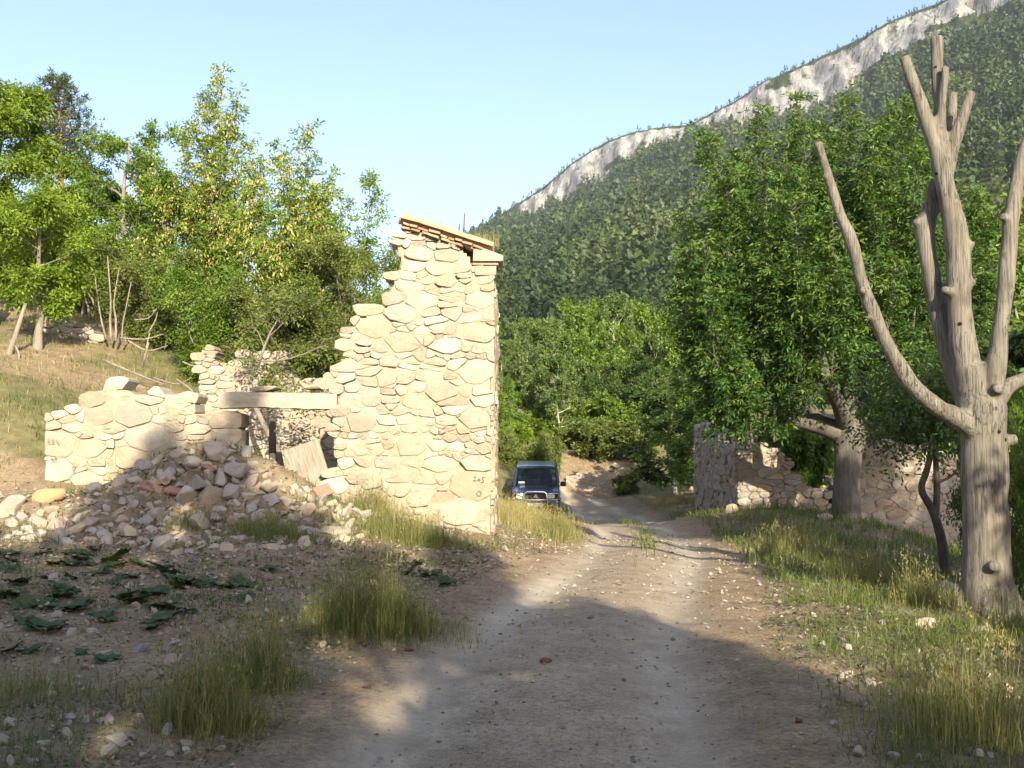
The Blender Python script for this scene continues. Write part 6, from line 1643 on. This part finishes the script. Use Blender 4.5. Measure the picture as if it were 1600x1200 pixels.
def grass():
    rg = np.random.default_rng(171)
    n = 330000
    Y = 3.8 + 27 * rg.random(n) ** 1.5; X = rg.uniform(-1, 1, n) * (Y * .55 + .4)
    g = green_f(X, Y); cl = np.clip(.5 + 2.4 * fbm2(X * 1.7, Y * 1.7, 93, 3), 0, 1)
    right = X > np.interp(Y, CYc, CXc)
    pr = np.where(right, .8 * g * (.12 + 1.0 * cl ** 1.3), .6 * g * cl ** 1.4)
    hidden = (X < -.3) & (Y > 16.2) & (Y < 21) & (X > -8)
    k = (rg.random(n) < pr) & ~hidden
    X, Y = X[k], Y[k]; P = np.stack([X, Y, hz(X, Y) - .01], 1)
    right = right[k]; lx = fbm2(X * .8, Y * .8, 95, 3)
    h = (.04 + .085 * rg.random(len(X))) * np.where(right, 1.15, .85) * (1 + 1.3 * np.clip(lx * 2, 0, 1)) * np.clip(Y / 9, .8, 1.7)
    V, Q, r = blades(P, h, rg, .9, .0065 * np.clip(Y / 8, .8, 2.4), .02 + .28 * np.clip(lx + .3, 0, 1))
    print('grass blades', len(X))
    link('grass', mesh_np('grass', V, Q, None, False, fattr={'rnd': r}), MAT['grass'], label='short rough grass growing over the verges', cat='grass', kind='stuff')
    # grass on the slopes further off
    n = 95000; X = rg.uniform(-20, 14, n); Y = rg.uniform(15, 56, n); r_ = road_d(X, Y)
    k = (r_ < -.1) & (np.abs(X) < Y * .56) & ~((X < -.3) & (X > -8) & (Y < 21.5)) & (rg.random(n) < np.clip(.45 + 2.2 * fbm2(X * .4, Y * .4, 97, 3), 0, 1)); X, Y = X[k], Y[k]
    P = np.stack([X, Y, hz(X, Y) - .02], 1); V, Q, r = blades(P, .06 + .16 * rg.random(len(X)) ** 1.5, rg, .9, .013, .25 + .4 * rg.random(len(X)))
    link('slope_grass', mesh_np('slope_grass', V, Q, None, False, fattr={'rnd': r}), MAT['grass_dry'], label='dry grass over the banks and slopes further off', cat='grass', kind='stuff')
grass()

def ground_cover():
    """low creeping herbs in patches on both banks"""
    rg = np.random.default_rng(181); n = 120000
    Y = 3.8 + 13 * rg.random(n) ** 1.3; X = rg.uniform(-1, 1, n) * (Y * .56 + .4); r = road_d(X, Y)
    cl = fbm2(X * 1.1 + 7, Y * 1.1, 99, 4) * 2.6 + .5; k = (r < -.03) & (rg.random(n) < np.clip(cl, 0, 1) ** 1.5 * np.where(Y < 10, .75, .4)) & ~((X < -.3) & (Y > 15.6))
    X, Y = X[k], Y[k]; n = len(X); P = np.stack([X, Y, hz(X, Y) + .004 + .03 * rg.random(n)], 1)
    D = rand_dir(rg, n, -.1, .6); s = (.02 + .03 * rg.random(n)) * np.clip(Y / 8, .8, 1.6); nv = nrm(rg.normal(size=(n, 3)) * .5 + np.array([0, 0, 1.0]))
    link('ground_cover', leaf_mesh('ground_cover', leaf_quads(P, D, s, s * .5, nv, rg), np.clip(rg.normal(size=n) * .25 + .45, 0, 1)), MAT['herb'], label='low creeping herbs in patches over the stony banks', cat='ground cover', kind='stuff')
MAT['herb'] = leaf_mat('creeping_herbs', (0.045, 0.062, 0.022), (0.085, 0.098, 0.038), (0.18, 0.165, 0.075), .15)
ground_cover()
for i, (px, py, s) in enumerate(((880, 700, .3), (868, 716, .25), (905, 708, .35), (790, 700, .4), (815, 690, .3), (930, 722, .28), (955, 738, .3), (1025, 742, .35), (1040, 756, .3), (850, 698, .28))):
    p = G(px, py); put_rock(p, s * .6, 'boulder', None, ROCKS_PALE, .35, .3, label='pale rock lying on the bank behind the parked car', cat='boulder', group='rocks on the far bank')

# ------------------------------------------------------------------ air: thin even haze round everything
hzb = MB(); hzb.box((300, 900, 300), (4400, 3400, 760))
hm_, hnt, hout = new_mat('thin_haze')
pv = hnt.nodes.new('ShaderNodeVolumePrincipled')
pv.inputs['Color'].default_value = (.80, .90, 1.0, 1); pv.inputs['Density'].default_value = .00012; pv.inputs['Anisotropy'].default_value = .2
hnt.links.new(pv.outputs[0], hout.inputs['Volume'])
hzb.build('haze', hm_, None, label='thin bluish haze filling the valley', cat='haze', kind='stuff')
tot = 0; seen = set()
for o in scene.objects:
    if o.type == 'MESH' and o.data.name not in seen:
        seen.add(o.data.name); t = sum(len(p.vertices) - 2 for p in o.data.polygons) if len(o.data.polygons) < 2000 else len(o.data.loops) - 2 * len(o.data.polygons); tot += t
        if t > 60000: print(o.name, t)
print('TRIS', tot)
